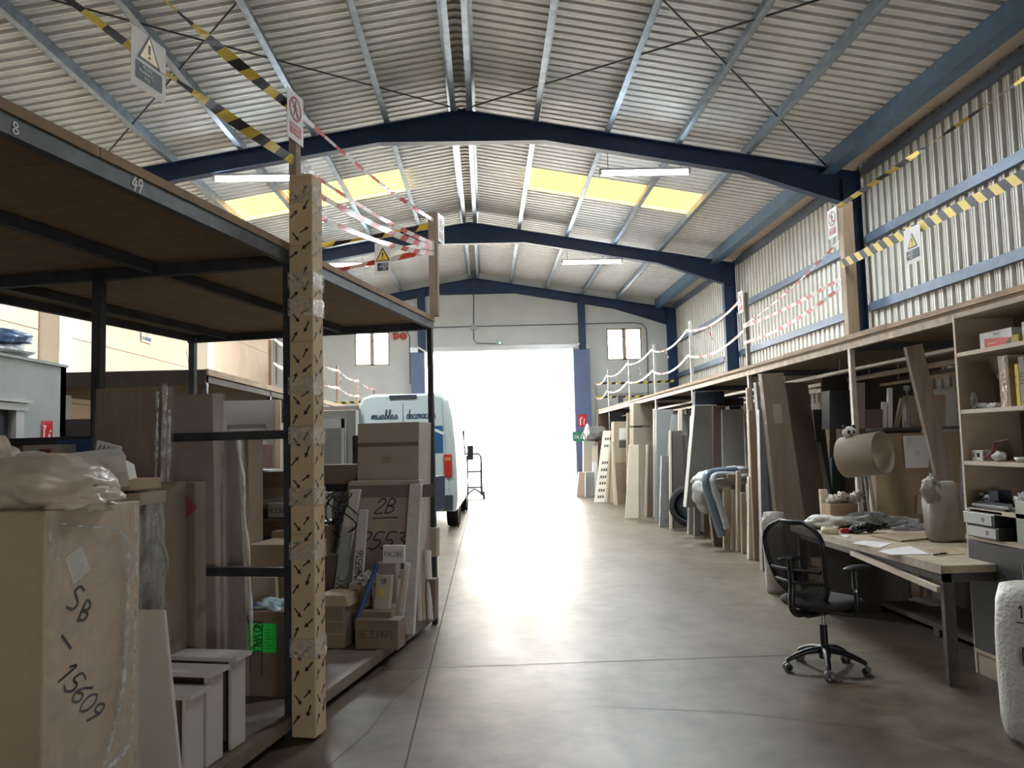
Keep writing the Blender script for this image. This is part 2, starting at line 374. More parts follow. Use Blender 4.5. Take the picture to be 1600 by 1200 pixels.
for sgn in (-1, 1):
    xe = (XW1+.05 if sgn > 0 else XW0-.05)
    xs0, xs1 = XR+sgn*OFF[1], XR+sgn*OFF[4]
    mb = MB()
    def edge(X): return lambda y, l: (X, y, ztop(X, PUR)+l)
    for y0, y1, xa, xb in [(-7.6, SY0, XR, xe), (SY1, YG+.2, XR, xe), (SY0, SY1, XR, xs0), (SY0, SY1, xs1, xe)]:
        corr(mb, y0, y1, edge(xa), edge(xb))
    o = struct(mb, 'ceiling', SHEET)
    o.modifiers.new('sol', 'SOLIDIFY').thickness = .006
    mb = MB(); corr(mb, SY0, SY1, edge(xs0), edge(xs1))
    tm = bpy.data.materials.get('translucent_sheet')
    if not tm:
        tm = bpy.data.materials.new('translucent_sheet'); tm.use_nodes = True; nt = tm.node_tree
        b = nt.nodes['Principled BSDF']; nt.nodes.remove(b); out = nt.nodes['Material Output']
        t = nt.nodes.new('ShaderNodeBsdfTranslucent'); t.inputs[0].default_value = (.52, .38, .14, 1)
        g = nt.nodes.new('ShaderNodeBsdfDiffuse'); g.inputs[0].default_value = (.6, .5, .25, 1)
        x = nt.nodes.new('ShaderNodeMixShader'); x.inputs[0].default_value = .25
        nt.links.new(t.outputs[0], x.inputs[1]); nt.links.new(g.outputs[0], x.inputs[2]); nt.links.new(x.outputs[0], out.inputs[0])
    struct(mb, 'window_4' if sgn < 0 else 'window_5', tm)
# ridge cap
mb = MB()
for sgn in (-1, 1):
    corr(mb, 0, YG+.2, lambda y, l: (XR, y, ztop(XR, PUR)-.03+l*.3), lambda y, l: (XR+sgn*.16, y, ztop(XR+.16, PUR)-.03+l*.3))
struct(mb, 'trim_1', WSHEET)
# purlins (Z sections), split per bay so each frame-to-frame length is one piece
def zsec(mb, X, y0, y1, sgn):
    z1 = ztop(X, PUR); z0 = z1-PUR; t = .012
    mb.box(X-t/2, X+t/2, y0, y1, z0, z1)
    mb.box(min(X, X-sgn*.085), max(X, X-sgn*.085), y0, y1, z0, z0+t)
    mb.box(min(X, X+sgn*.06), max(X, X+sgn*.06), y0, y1, z1-t, z1)
ti = 2
for sgn in (-1, 1):
    for of in OFF:
        mb = MB(); X = XR+sgn*of
        if of < 6: zsec(mb, X, -7.5, YG+.1, sgn)
        else:
            z1 = ztop(X, PUR)-.0; mb.box(X-.05, X+.05, -7.5, YG+.1, ztop(X, PUR)-.30, ztop(X, PUR))
            mb.box(X-.11, X+.11, -7.5, YG+.1, z1-.31, z1-.295)
        struct(mb, 'trim_%d' % ti, GALV if of < 6 else mat('blue_steel', (.08, .15, .24), .45, .2, .2, 4)); ti += 1
# portal frames
def frame(Y, cols=True):
    mb = MB(); hw = .085; ft = .014
    hl, hr = XW0+.12, XW1-.12
    def low(X):
        d = abs(X-XR); zt = ztop(X)
        dep = .30
        if d < 1.5: dep = max(dep, ztop(XR)-.47-0 - (ztop(XR)-SL*1.5-.30) + .0) if False else dep
        z = zt-dep
        if d < 1.35: z = min(z, ztop(XR+1.35)-.30+.0)
        end = (hr-XR) if X > XR else (XR-hl)
        if d > end-1.9: z -= (d-(end-1.9))/1.9*.30
        return z
    xs = [hl, hl+.95, hl+1.9, -3, XR-1.35, XR, XR+1.35, 2.6, hr-1.9, hr-.95, hr]
    for a, b in zip(xs, xs[1:]):
        for (w_, f0, f1, g0, g1) in ((.008, lambda x: low(x), lambda x: ztop(x), 0, 0), (hw, lambda x: ztop(x)-ft, lambda x: ztop(x), 0, 0), (hw, lambda x: low(x), lambda x: low(x)+ft, 0, 0)):
            mb.hexa([(a, Y-w_, f0(a)), (b, Y-w_, f0(b)), (b, Y+w_, f0(b)), (a, Y+w_, f0(a)), (a, Y-w_, f1(a)), (b, Y-w_, f1(b)), (b, Y+w_, f1(b)), (a, Y+w_, f1(a))])
    return mb, low
for i, Y in enumerate((YR, YA, YB)):
    mb, low = frame(Y)
    mb.mi = 0
    # right column, I section
    x1 = XW1-.10; x0 = x1-.30; zt = ztop(x1)
    mb.box(x0, x1, Y-.01, Y+.01, 0, zt); mb.box(x0, x0+.016, Y-.09, Y+.09, 0, zt-.1); mb.box(x1-.016, x1, Y-.09, Y+.09, 0, zt)
    struct(mb, 'trim_%d' % ti, NAVY); ti += 1
    mb = MB(); mb.box(XW0, XW0+.32, Y-.19, Y+.19, 0, 6.1)
    struct(mb, 'trim_%d' % ti, mat('white_pillar', (.78, .76, .70), .8, 0, .05, 3)); ti += 1
# gable frame and posts
mb, low = frame(YG-.02)
struct(mb, 'trim_%d' % ti, NAVY); ti += 1
gate = [HALL.atV(665, 549, YG), HALL.atV(893, 547, YG)]
GX0, GX1, GZ = gate[0][0], gate[1][0], (gate[0][2]+gate[1][2])/2
for cx, w_ in ((HALL.atV(659, 500, YG)[0], .13), (HALL.atV(908, 500, YG)[0], .12)):
    mb = MB(); mb.box(cx-w_, cx+w_, YG-.14, YG-.12, 0, ztop(cx)-.1); mb.box(cx-.01, cx+.01, YG-.13, YG+.02, 0, ztop(cx)-.1)
    struct(mb, 'trim_%d' % ti, NAVY); ti += 1
mb = MB(); mb.box(XW1-.30, XW1-.02, YG-.18, YG, 0, ztop(XW1)); struct(mb, 'trim_%d' % ti, NAVY); ti += 1
# door side casings (blue) each side of the gate
BLUEC = mat('blue_casing', (.10, .14, .27), .5, 0, .1, 2)
mb = MB(); mb.box(GX1+.03, GX1+.55, YG-.34, YG-.15, 0, HALL.atV(905, 548, YG)[2]); struct(mb, 'trim_%d' % ti, BLUEC); ti += 1
mb = MB(); mb.box(GX0-.45, GX0-.03, YG-.34, YG-.15, 0, HALL.atV(655, 553, YG)[2]); struct(mb, 'trim_%d' % ti, BLUEC); ti += 1
mb = MB(); mb.box(GX0-.03, GX0, YG-.3, YG+.05, 0, GZ); mb.box(GX1, GX1+.03, YG-.3, YG+.05, 0, GZ); mb.box(GX0-.5, GX1+.6, YG-.06, YG-.0, GZ, GZ+.16)
mb.bar((GX0, YG-.2, GZ), (GX0-.25, YG-.2, GZ+.16), .05); mb.bar((GX1, YG-.2, GZ), (GX1+.25, YG-.2, GZ+.16), .05)
dr = struct(mb, 'door_1', mat('door_track', (.5, .5, .5), .4, .5))
# gable wall with openings
def wallholes(mb, Y0, Y1, xs, hs, top):
    """hs: holes (x0,x1,z0,z1); wall between xs[0], xs[1]"""
    cuts = sorted(set([xs[0], xs[1], XR]+[h[0] for h in hs]+[h[1] for h in hs]))
    for a, b in zip(cuts, cuts[1:]):
        z = 0; mid = (a+b)/2
        for h in sorted([h for h in hs if h[0] <= mid <= h[1]], key=lambda h: h[2]):
            if h[2] > z+.01: mb.box(a, b, Y0, Y1, z, h[2])
            z = h[3]
        mb.hexa([(a,Y0,z),(b,Y0,z),(b,Y1,z),(a,Y1,z),(a,Y0,top(a)),(b,Y0,top(b)),(b,Y1,top(b)),(a,Y1,top(a))])
def rect(x0, y0, x1, y1, Y=YG):
    a = HALL.atV(x0, y1, Y); b = HALL.atV(x1, y0, Y); return (a[0], b[0], a[2], b[2])
WIN = [rect(554, 518, 608, 572), rect(949, 512, 1002, 563), rect(447, 520, 500, 573)]
mb = MB(); wallholes(mb, YG, YG+.22, (XW0-.1, XW1+.1), [(GX0, GX1, -1, GZ)]+WIN, lambda x: ztop(x, PUR))
struct(mb, 'wall_front', WALLW)
FRB = mat('window_frame', (.45, .36, .28), .6)
GL = mat('frosted_glass', (.9, .95, 1), .3); gb = GL.node_tree.nodes['Principled BSDF']; gb.inputs['Transmission Weight'].default_value = 1; gb.inputs['IOR'].default_value = 1.05
GL2 = bpy.data.materials.new('window_glass'); GL2.use_nodes = True; nt = GL2.node_tree; nt.nodes.remove(nt.nodes['Principled BSDF'])
tr = nt.nodes.new('ShaderNodeBsdfTransparent'); tr.inputs[0].default_value = (.85, .9, .95, 1); gl = nt.nodes.new('ShaderNodeBsdfGlossy'); gl.inputs['Roughness'].default_value = .05
mx = nt.nodes.new('ShaderNodeMixShader'); mx.inputs[0].default_value = .07; nt.links.new(tr.outputs[0], mx.inputs[1]); nt.links.new(gl.outputs[0], mx.inputs[2]); nt.links.new(mx.outputs[0], nt.nodes['Material Output'].inputs[0])
for i, (x0, x1, z0, z1) in enumerate(WIN):
    mb = MB(); t = .05; c = (x0+x1)/2
    for a, b, p, q in ((x0, x1, z0, z0+t), (x0, x1, z1-t, z1), (x0, x0+t, z0, z1), (x1-t, x1, z0, z1), (c-.06, c+.06, z0, z1), (x0, x1, z0+(z1-z0)*.72, z0+(z1-z0)*.72+.025)):
        mb.box(a, b, YG+.03, YG+.09, p, q)
    wo = struct(mb, 'window_%d' % (i+1), FRB)
    g = MB(); g.box(x0+t, x1-t, YG+.055, YG+.061, z0+t, z1-t); g.build('pane', GL2, wo)
# right wall: ribbed cladding, girts, gutter soffit
mb = MB()
corr(mb, -7.6, YG, lambda y, l: (XW1+l, y, 2.0), lambda y, l: (XW1+l, y, ztop(XW1, PUR)), per=.205, dep=.12)
struct(mb, 'wall_right', WSHEET)
mb = MB(); mb.box(XW1+.05, XW1+.2, -7.6, YG, 0, 7); mb.box(XW1-.02, XW1+.05, -7.6, YG, 0, 2.2); struct(mb, 'wall_right_outer', WALLW)
def girt(pxa, pya):
    return HALL.atU(pxa, pya, XW1-.02)[2]
GIRTM = mat('girt_steel', (.085, .115, .165), .45, .3, .2, 4)
for z in (4.78, 3.65, 5.93):
    for y0, y1 in ((-7.5, YR-.1), (YR+.1, YA-.1), (YA+.1, YB-.1), (YB+.1, YG-.2)):
        mb = MB(); mb.box(XW1-.08, XW1-.07, y0, y1, z-.07, z+.07); mb.box(XW1-.075, XW1-.004, y0, y1, z-.07, z-.06); mb.box(XW1-.075, XW1-.004, y0, y1, z+.06, z+.07)
        struct(mb, 'trim_%d' % ti, GIRTM); ti += 1
XE = XR+OFF[5]
mb = MB(); zs = ztop(XW1, PUR)-.03
y = -7.5
while y < YG-.2:
    mb.box(XE+.02, XW1-.01, y, min(y+2.98, YG), zs, zs+.02); y += 3.0
struct(mb, 'trim_%d' % ti, mat('gutter_beige', (.55, .48, .40), .6, 0, .05, 2)); ti += 1
# left wall: precast panels
mb = MB(); zj = [0, 1.25, 2.45, 3.05, 0]
zj = HALL.atU(210, 553, XW0)[2]
pan = [-7.6, -.5, YR, YA, YB, YG]
for a, b in zip(pan, pan[1:]):
    for z0, z1 in ((0, zj-1.1), (zj-1.1, zj), (zj, zj+1.1), (zj+1.1, 6.2)):
        mb.box(XW0-.2, XW0, a+.008, b-.008, z0+.006, z1-.006)
mb.mi = 1; mb.box(XW0-.24, XW0-.012, -7.6, YG, 0, 6.2)
struct(mb, 'wall_left', [BEIGEW, mat('joint_brown', (.12, .08, .06), .9)])
# rear wall, unseen opening added and sized to fill the foreground with daylight
mb = MB(); wallholes(mb, -7.6, -7.4, (XW0-.1, XW1+.1), [(3.0, 4.8, 0.0, 2.2)], lambda x: ztop(x, PUR)); struct(mb, 'wall_back', WALLW)
# roof bracing rods
for k, (a, b) in enumerate([((XR, YA), (XE, YR)), ((XE, YA), (XR, YR))]):
    for sgn in (-1, 1):
        mb = MB(); q = lambda p: (XR+sgn*(p[0]-XR), p[1], ztop(XR+abs(p[0]-XR), .03))
        mb.tube([q(a), q(b)], .013, 6); o = mb.build('bracing_rod', DARKST)
        tag(o, ['thin steel bracing rod running from the ridge across the %s roof slope', 'thin steel bracing rod running up from the %s eave towards the ridge'][k] % ('left' if sgn < 0 else 'right'), 'rod', 'roof bracing rods')
for k, (Y0, Y1) in enumerate([(YA, YB), (YB, YG)]):
    pass
# outside: yard and the building opposite
mb = MB(); mb.box(-40, 40, YG+.35, 80, -.25, -.02); struct(mb, 'ground', mat('yard', (.55, .53, .5), .9, 0, .1, 1))
mb = MB(); mb.box(-30, 30, 52, 60, -.02, 9.5); mb.mi = 1; mb.box(-30, 30, 51.9, 52, 7.6, 7.7)
struct(mb, 'building_opposite', [mat('opposite_white', (.85, .85, .85), .9), GREY])
mb = MB(); mb.box(-30, 30, -30, -7.6, -.2, -.01); struct(mb, 'ground_rear', MATS['yard'])
# ------------------------------------------------------------------ storage platforms
def hbar(mb, F, p, q, w, h):   # bar between frame coords
    mb.bar(F.W(*p), F.W(*q), w, h)
ZM = 2.49
MY = [7.65, 10.67, 13.62, 16.6, 19.55, 22.9, 25.5]
XM = 3.594
WEATH = mat('weathered_plank', (.38, .27, .18), .75, 0, .25, 5, .3, 20, stretch=(3, .5, 3))
PLY = mat('plywood_underside', (.22, .16, .10), .85, 0, .12, 3)
# right mezzanine
root = empty('storage_mezzanine', (XM, 16, 0), 'long timber-decked steel storage mezzanine along the ribbed metal wall', 'mezzanine')
mb = MB(); mb.box(XM, XW1-.02, 2.0, 25.55, ZM+.0, ZM+.035); mb.build('deck', PLY, root)
mb = MB()
y = 2.0
while y < 25.5:
    y2 = min(y+2.44, 25.55); mb.box(XM-.012, XM+.03, y+.006, y2-.006, ZM+.03, ZM+.075+random.uniform(-.008, .012)); y = y2
mb.build('edge_board', WEATH, root)
mb = MB(); mb.box(XM-.005, XM+.045, 2.0, 25.55, ZM-.06, ZM); mb.build('edge_beam', mat('edge_beam_paint', (.36, .28, .21), .6, .2, .3, 6), root)
LIGHTST = mat('light_tube_steel', (.42, .38, .33), .45, .5, .15, 5)
for y in [4.6]+MY:
    mb = MB(); mb.box(XM+.05, XW1-.1, y-.03, y+.03, ZM-.08, ZM-.002); mb.build('crossbeam', DARKST, root)
for x in (XM+.75, XM+1.5, XM+2.2):
    mb = MB(); mb.box(x-.02, x+.02, 2.0, 25.5, ZM-.16, ZM-.12 if x < 5 else ZM-.11); mb.build('joist', LIGHTST, root)
for y in MY:
    mb = MB(); mb.box(XM-.002, XM+.045, y-.024, y+.024, 0, ZM-.06); mb.build('post', DARKST if y > 20 else LIGHTST, root)
for y in MY[1:]:
    mb = MB(); mb.box(XM+1.4, XM+1.45, y-.024, y+.024, 0, ZM-.16); mb.build('post', DARKST, root)
# low base rail and floor boards
mb = MB(); mb.box(XM-.01, XM+.04, 8.3, 15.8, .0, .075); mb.box(XM+.04, XW1-.05, 8.3, 15.8, .045, .07)
mb.build('base_board', WEATH, root)
# railing posts above the deck
ztp = [3.62, 3.57, 3.64, 3.59, 3.57, 3.64, 3.5]
for y, zt in zip(MY, ztp):
    mb = MB(); 
    if y < 8: mb.box(XM-.01, XM+.10, y-.05, y+.04, ZM+.03, 3.9)
    else: mb.box(XM-.005, XM+.045, y-.025, y+.025, ZM+.03, zt)
    mb.build('railing_post', PALE if y < 8 else mat('rail_steel', (.32, .30, .27), .5, .2, .2, 5), root)
# tapes ------------------------------------------------------------
def tape(a, b, w=.07, sag=.05, tw=0.0, mats=(YEL, BLACK), stripe=.13, label='', group=None, tilt=0.0, name='barrier_tape', n=None):
    a, b = V(a), V(b); L = (b-a).length; d = (b-a)/L
    n = n or max(4, int(L/stripe)); side0 = V((0, 0, 1)); hor = d.cross(side0).normalized()
    mb = MB()
    def pt(t, e):
        p = a.lerp(b, t)-V((0, 0, 4*sag*t*(1-t))); an = tilt+tw*math.sin(t*7+L)+tw*.5*math.sin(t*17+L)
        return p+(side0*math.cos(an)+hor*math.sin(an))*e*w/2
    sk_ = w/L
    for i in range(n):
        mb.mi = i % 2
        for j in range(2):
            t0, t1 = (i+j*.5)/n, (i+(j+1)*.5)/n
            f = lambda t: min(max(t, 0), 1)
            mb.add([pt(f(t0), -1), pt(f(t1), -1), pt(f(t1+sk_), 1), pt(f(t0+sk_), 1)], [(0, 1, 2, 3)])
    o = mb.build(name, list(mats)); tag(o, label, 'tape', group); return o
RW = (mat('tape_white', (.75, .72, .70), .35), RED)
def R_(i, z): return (XM-.03, MY[i], z)
tape((XM+.02, 3.2, 3.30), R_(0, 3.28), .09, .02, .05, stripe=.09, label='wide yellow and black tape with the warning sign hanging from it, over the shelving')
tape((XM+.02, 3.2, 3.98), R_(0, 3.86), .045, .03, 1.2, stripe=.16, label='thin twisted upper yellow and black tape above the hanging warning sign')
# red and white strands between the railing posts
sp = [(0, 1, 3.52, 3.12, .06, 'red and white tape rising from the tall timber post, uppermost strand of its bay'),
      (0, 1, 3.14, 3.10, .03, 'red and white tape across the ribbed wall, middle strand beside the tall timber post'),
      (0, 1, 3.06, 2.88, .08, 'broad twisted red and white tape, lowest strand beside the tall timber post')]
for i, j, za, zb, sg, lb in sp: tape(R_(i, za), R_(j, zb), .025 if za > 3.3 else .04, sg, .3, RW, .14, label=lb)
nm = ['second', 'third', 'fourth', 'fifth', 'sixth']
for k in range(1, 6):
    for zz, wd in ((3.5, 'upper'), (3.05, 'lower')):
        tape(R_(k, zz), R_(k+1, zz-.03), .034, .10+.03*(k % 3), .3, RW, .22, label='%s sagging strand of tape in the %s bay of the right mezzanine railing' % (wd, nm[k-1]))
for k, (y, zz, l) in enumerate([(12.2, 3.38, .32), (15.2, 3.36, .22), (18.0, 3.3, .25), (21.3, 3.35, .3), (11.6, 2.95, .22)]):
    tape((XM-.03, y, zz), (XM-.03, y+.02, zz-l), .09, 0, .4, RW, .12, label='loose tape end hanging from the railing at the %s gap past the tall timber post' % ['second', 'third', 'fourth', 'fifth', 'nearest'][k])
Y24 = 25.2
for zz, wd in ((3.42, 'upper'), (2.98, 'lower')):
    tape((XM, Y24, zz), (XW1-.3, Y24, zz+.02), .07, .02, .2, stripe=.14, label='%s yellow and black tape across the far end of the right mezzanine' % wd)
# signs ------------------------------------------------------------
NAVYT = mat('sign_navy', (.02, .04, .07), .5)
def warn_sign(o, u, v, label, w=.21, h=.297, group=None):
    mb = MB(); pl = Pl(o, u, v)
    for off, mi in ((0, 0),):
        mb.mi = 0; a = [pl.at(0, 0, -.001), pl.at(w, 0, -.001), pl.at(w, 0, .001), pl.at(0, 0, .001), pl.at(0, h, -.001), pl.at(w, h, -.001), pl.at(w, h, .001), pl.at(0, h, .001)]
        mb.hexa(a)
    cx = w/2
    for s_ in (.002, -.002):
        mb.mi = 1; mb.ppoly(pl, [(cx-.075, .125), (cx+.075, .125), (cx, .255)], s_)
        mb.mi = 2; mb.ppoly(pl, [(cx-.058, .134), (cx+.058, .134), (cx, .235)], s_*1.5)
        mb.mi = 1; mb.ppoly(pl, [(cx-.005, .165), (cx+.005, .165), (cx+.008, .205), (cx-.008, .205)], s_*2); mb.prect(pl, cx-.006, .146, cx+.006, .157, s_*2)
        mb.mi = 3; mb.prect(pl, .025, .035, w-.025, .11, s_)
        mb.mi = 0
        for k, (ln, x0) in enumerate(((.05, .08), (.11, .05), (.10, .055))): mb.write(pl, ['PELIGRO', 'PROHIBIDO EL', 'PASO'][k], [.07, .045, .08][k], .089-k*.022, .013, .0022, s_*2, slant=0)
    ob = mb.build('warning_sign', [PAPER, BLACK, YEL, NAVYT]); tag(ob, label, 'sign', group); return ob
def stop_sign(o, u, v, label, w=.21, h=.297, sc_=1.0):
    mb = MB(); pl = Pl(o, u, v)
    mb.hexa([pl.at(0, 0, -.001), pl.at(w, 0, -.001), pl.at(w, 0, .001), pl.at(0, 0, .001), pl.at(0, h, -.001), pl.at(w, h, -.001), pl.at(w, h, .001), pl.at(0, h, .001)])
    cx, cy, r = w/2, h*.66, w*.33
    ring = [(cx+r*math.cos(2*math.pi*k/28), cy+r*math.sin(2*math.pi*k/28)) for k in range(29)]
    mb.mi = 2
    mb.pline(pl, [(cx+(x-cx)*.45, cy+(y-cy)*0) for x, y in []] or [(cx, cy+r*.45), (cx-.004, cy)], .022, .002)
    mb.pline(pl, [(cx, cy+.01), (cx+.02, cy-r*.6)], .010, .002); mb.pline(pl, [(cx, cy+.01), (cx-.022, cy-r*.6)], .010, .002)
    mb.pline(pl, [(cx-.028, cy+.005), (cx, cy+r*.4), (cx+.028, cy)], .009, .002); mb.ppoly(pl, [(cx+.009*math.cos(k), cy+r*.66+.009*math.sin(k)) for k in range(6)], .002)
    mb.mi = 1; mb.pline(pl, ring, .014, .003); mb.pline(pl, [(cx-r*.7, cy+r*.7), (cx+r*.7, cy-r*.7)], .013, .003)
    mb.prect(pl, .03, .035, w-.03, .10, .002); mb.mi = 0
    mb.write(pl, 'PROHIBIDO', .04, .072, .018, .003, .003, slant=0); mb.write(pl, 'EL PASO', .055, .045, .018, .003, .003, slant=0)
    ob = mb.build('prohibition_sign', [PAPER, SIGNR, BLACK]); tag(ob, label, 'sign'); return ob
y_ = HALL.atU(1437, 430, XM)[1]
warn_sign((XM-.04, y_+.13, 2.99), (0, -1, 0), (0, 0, 1), 'yellow triangle warning sheet hanging from the tape in front of the ribbed wall', w=.25)
stop_sign((XM-.04, MY[0]+.22, 3.58), (0, -1, 0), (0, 0, 1), 'red prohibition sheet on the tall timber post above the right mezzanine')
stop_sign((XM-.04, MY[1]+.14, 3.30), (0, -1, 0), (0, 0, 1), 'small faded red prohibition sheet on the second railing post of the right mezzanine')
# ------------------------------------------------------------------ left platform rack
ZP = 2.77; AB = -2.47; WR = RACK.W
rt = empty('storage_rack', WR(0, 0, 0), 'tall dark steel storage rack with a particle board top in the left foreground', 'rack')
mb = MB()
for b0, b1 in ((-3.4, -1.6), (-1.6, 0.55), (.55, RL+.03)): mb.fbox(RACK, AB, .02, b0+.003, b1-.003, ZP-.04, ZP)
mb.build('deck', WOOD_P, rt)
BEAM = DARKST
def rb(n, p, q, w=.05, h=.06, m=None):
    mb = MB(); hbar(mb, RACK, p, q, w, h); return mb.build(n, m or BEAM, rt)
FASC = mat('fascia_steel', (.12, .13, .135), .55, .3, .3, 5)
mb = MB(); mb.fbox(RACK, -.03, .012, -3.4, RL+.02, ZP-.11, ZP-.042); mb.mi = 1
pl = Pl(WR(.013, 0, 0), RACK.v, (0, 0, 1)); xx = RACK.atU(205, 270, .013)[1]
mb.write(pl, '49', xx, ZP-.103, .055, .009, .002, slant=.2, wide=.9)
mb.write(pl, '8', RACK.atU(20, 175, .013)[1], ZP-.1, .04, .006, .002, slant=0)
mb.build('edge_beam', [FASC, PAPER], rt)
for a in (-.88, -2.05, AB+.03): rb('joist', (a, -3.4, ZP-.075), (a, RL, ZP-.075))
for b in (-2.75, 0, RL-.02): rb('crossbeam', (0, b, ZP-.085), (AB, b, ZP-.085), .05, .07)
for b, a in ((-2.75, 0), (0, 0), (RL, 0), (0, -1.27), (RL, AB+.03), (0, AB+.03), (RL, -.75)):
    zt = 1.69 if (b == RL and a == -.75) else ZP-.05
    mb = MB(); mb.fbox(RACK, a-.045 if a == 0 else a-.03, a if a == 0 else a+.03, b-.025, b+.025, 0 if a == 0 else .12, zt); mb.build('post', BEAM, rt)
for b in (0, RL):
    for z in (.905, 1.68):
        if b == 0 and z < 1: rb('rail', (-.02, b, z), (-.8, b, z), .035, .05)
        elif b == 0: rb('rail', (-.02, b, z), (AB, b, z), .035, .05)
        else: rb('rail', (-.02, b, z), (-.78, b, z), .035, .045)
mb = MB(); mb.fbox(RACK, AB, -.06, -3.4, RL, .07, .11); mb.build('base_board', mat('base_board', (.17, .14, .11), .8, 0, .2, 4), rt)
rb('base_beam', (-.03, -3.4, .085), (-.03, RL, .085), .05, .07, mat('base_beam', (.20, .16, .12), .7, 0, .2, 5))
rb('base_beam', (-.03, RL, .085), (AB, RL, .085), .05, .07)
# timber uprights strapped on top of the posts
TIMB = mat('old_timber', (.30, .235, .175), .8, 0, .2, 4, .3, 15, stretch=(6, 6, .7))
mb = MB(); mb.fbox(RACK, .0, .045, -.03, .03, ZP-.3, 3.62); u1 = mb.build('timber_upright', TIMB, rt)
mb = MB(); mb.fbox(RACK, -.005, .075, RL-.05, RL+.0, ZP+.0, 3.74); u2 = mb.build('timber_upright', TIMB, rt)
# cardboard-wrapped pillar with printed arrows in front of the post
def pil():
    a0, a1, b0, b1 = .012, .155, -.06, .08; z0, z1 = 0.02, 3.17
    root = empty('cardboard_pillar', WR(.08, 0, 0), 'tall narrow cardboard sleeve printed with black arrows wrapped around the rack post', 'packaging')
    mb = MB(); mb.fbox(RACK, a0, a1, b0, b1, z0, z1)
    pf = Pl(WR(a0, b0, 0), RACK.u, (0, 0, 1)); ps = Pl(WR(a1, b0, 0), RACK.v, (0, 0, 1), RACK.u)
    mb.mi = 1
    def arrow(pl, x, y, an, s):
        q = pl.rot(an, x, y)
        mb.pline(q, [(-s, 0), (s*.2, 0)], s*.28, .0015); mb.ppoly(q, [(s*.2, -s*.45), (s, 0), (s*.2, s*.45)], .0015)
    z = .12; k = 0
    while z < 3.1:
        for pl in (pf, ps):
            arrow(pl, .035, z, .9+.3*math.sin(k), .03); arrow(pl, .105, z+.045, -2.2+.3*math.cos(k*2), .033); arrow(pl, .045, z+.10, -.9, .03); arrow(pl, .10, z+.14, .8-.3*math.sin(k*3), .028)
        z += .235; k += 1
    mb.mi = 2
    for z in (.55, 1.12, 1.72, 2.2, 2.75): mb.prect(pf, 0, z, .143, z+.003, .0012)
    mb.build('sleeve', [mat('sleeve_card', (.56, .43, .28), .8, 0, .08, 4, .1, 25), BLACK, CARD2], root, bevel=.006)
    mb = MB(); e = .006
    for z in (.45, .98, 1.28, 1.62, 1.9, 2.35, 2.5, 3.0):
        mb.fbox(RACK, a0-e, a1+e, b0-e, b1+e, z, z+.10)
    mb.build('packing_tape', film('tape_film', (.85, .85, .85), .28, .1, 30), root)
    mb = MB(); mb.blob(WR(.06, .0, 3.22), (.05, .05, .07), 3, .5, 3, 10, .3); mb.build('loose_film', FILM, root)
pil()
# tapes of the left platform
SA = 'strand of yellow and black tape from the near timber upright of the left rack'
tape(WR(.03, -2.2, 3.27), WR(.03, -.02, 3.27), .055, .03, .6, stripe=.11, label='lower '+SA)
tape(WR(.03, -2.2, 3.62), WR(.03, -.02, 3.58), .055, .04, .6, stripe=.11, label='upper '+SA)
tape(WR(AB, RL, 3.45), WR(.03, RL-.03, 3.62), .05, .03, 1.0, stripe=.16, label='yellow and black tape across the far edge of the left rack top')
tape(WR(AB, RL, 3.12), WR(.03, RL-.06, 3.38), .05, .02, .8, RW, .16, label='red and white tape across the far edge of the left rack, behind the warning sheet')
for za, zb, wd in ((3.56, 3.66, 'uppermost'), (3.25, 3.44, 'second'), (3.14, 3.40, 'third')):
    tape(WR(.05, .03, za), WR(.05, RL-.04, zb), .035 if za > 3.2 else .05, .04, .3, RW, .15, label='red and white tape between the two timber uprights, %s of its three strands' % wd)
tape(WR(.05, .05, 3.0), WR(.05, RL-.04, 3.35), .04, .05, .3, RW, .15, label='lowest red and white strand starting behind the cardboard pillar on the left rack')
sa = RACK.atU(203, 70, .035)[1]; sb_ = RACK.atU(257, 100, .035)[1]
warn_sign(WR(.04, sa, RACK.atU(203, 127, .04)[2]), RACK.v, (0, 0, 1), 'large warning sheet with yellow triangle hanging from tape near the roof, top left', w=sb_-sa, h=.245)
stop_sign(WR(.052, -.15, 3.37), RACK.v, (0, 0, 1), 'red prohibition sheet fixed on the near timber upright above the cardboard pillar', w=.2, h=.29)
q = RACK.atV(586, 430, RL-.1)
warn_sign(WR(q[0], RL-.1, q[2]+.0), (.95, -.3, 0), (0, 0, 1), 'warning sheet with yellow triangle hanging from the far edge of the left rack top', w=.16)
stop_sign(WR(.08, RL-.02, 3.47), (.3, .95, 0), (0, 0, 1), 'sheet seen nearly edge-on at the top of the far timber upright', w=.16, h=.27)
# ------------------------------------------------------------------ left mezzanine beyond
XL = -3.44; ZL = 2.58
rt2 = empty('rear_mezzanine', (XL, 16, 0), 'timber-edged mezzanine along the beige left wall, beyond the office', 'mezzanine')
mb = MB(); mb.box(XW0+.02, XL, 9.9, 25.6, ZL-.05, ZL); mb.build('deck', PLY, rt2)
mb = MB(); mb.box(XL-.01, XL+.03, 9.9, 25.6, ZL-.05, ZL+.03); mb.build('edge_board', WEATH, rt2)
mb = MB(); mb.box(XL-.04, XL+.0, 9.9, 25.6, ZL-.14, ZL-.06); mb.box(XW0+.1, XL, 9.88, 9.93, ZL-.17, ZL+.02); mb.build('edge_beam', mat('brown_beam', (.045, .033, .027), .7, 0, .2, 4), rt2)
LY = [9.95]+[HALL.atU(x, y, XL)[1] for x, y in ((423, 560), (527, 600), (558, 610))]+[24.8]
for y in LY:
    mb = MB(); mb.box(XL-.05, XL-.0, y-.03, y+.03, 0, ZL-.06); mb.build('post', DARKST, rt2)
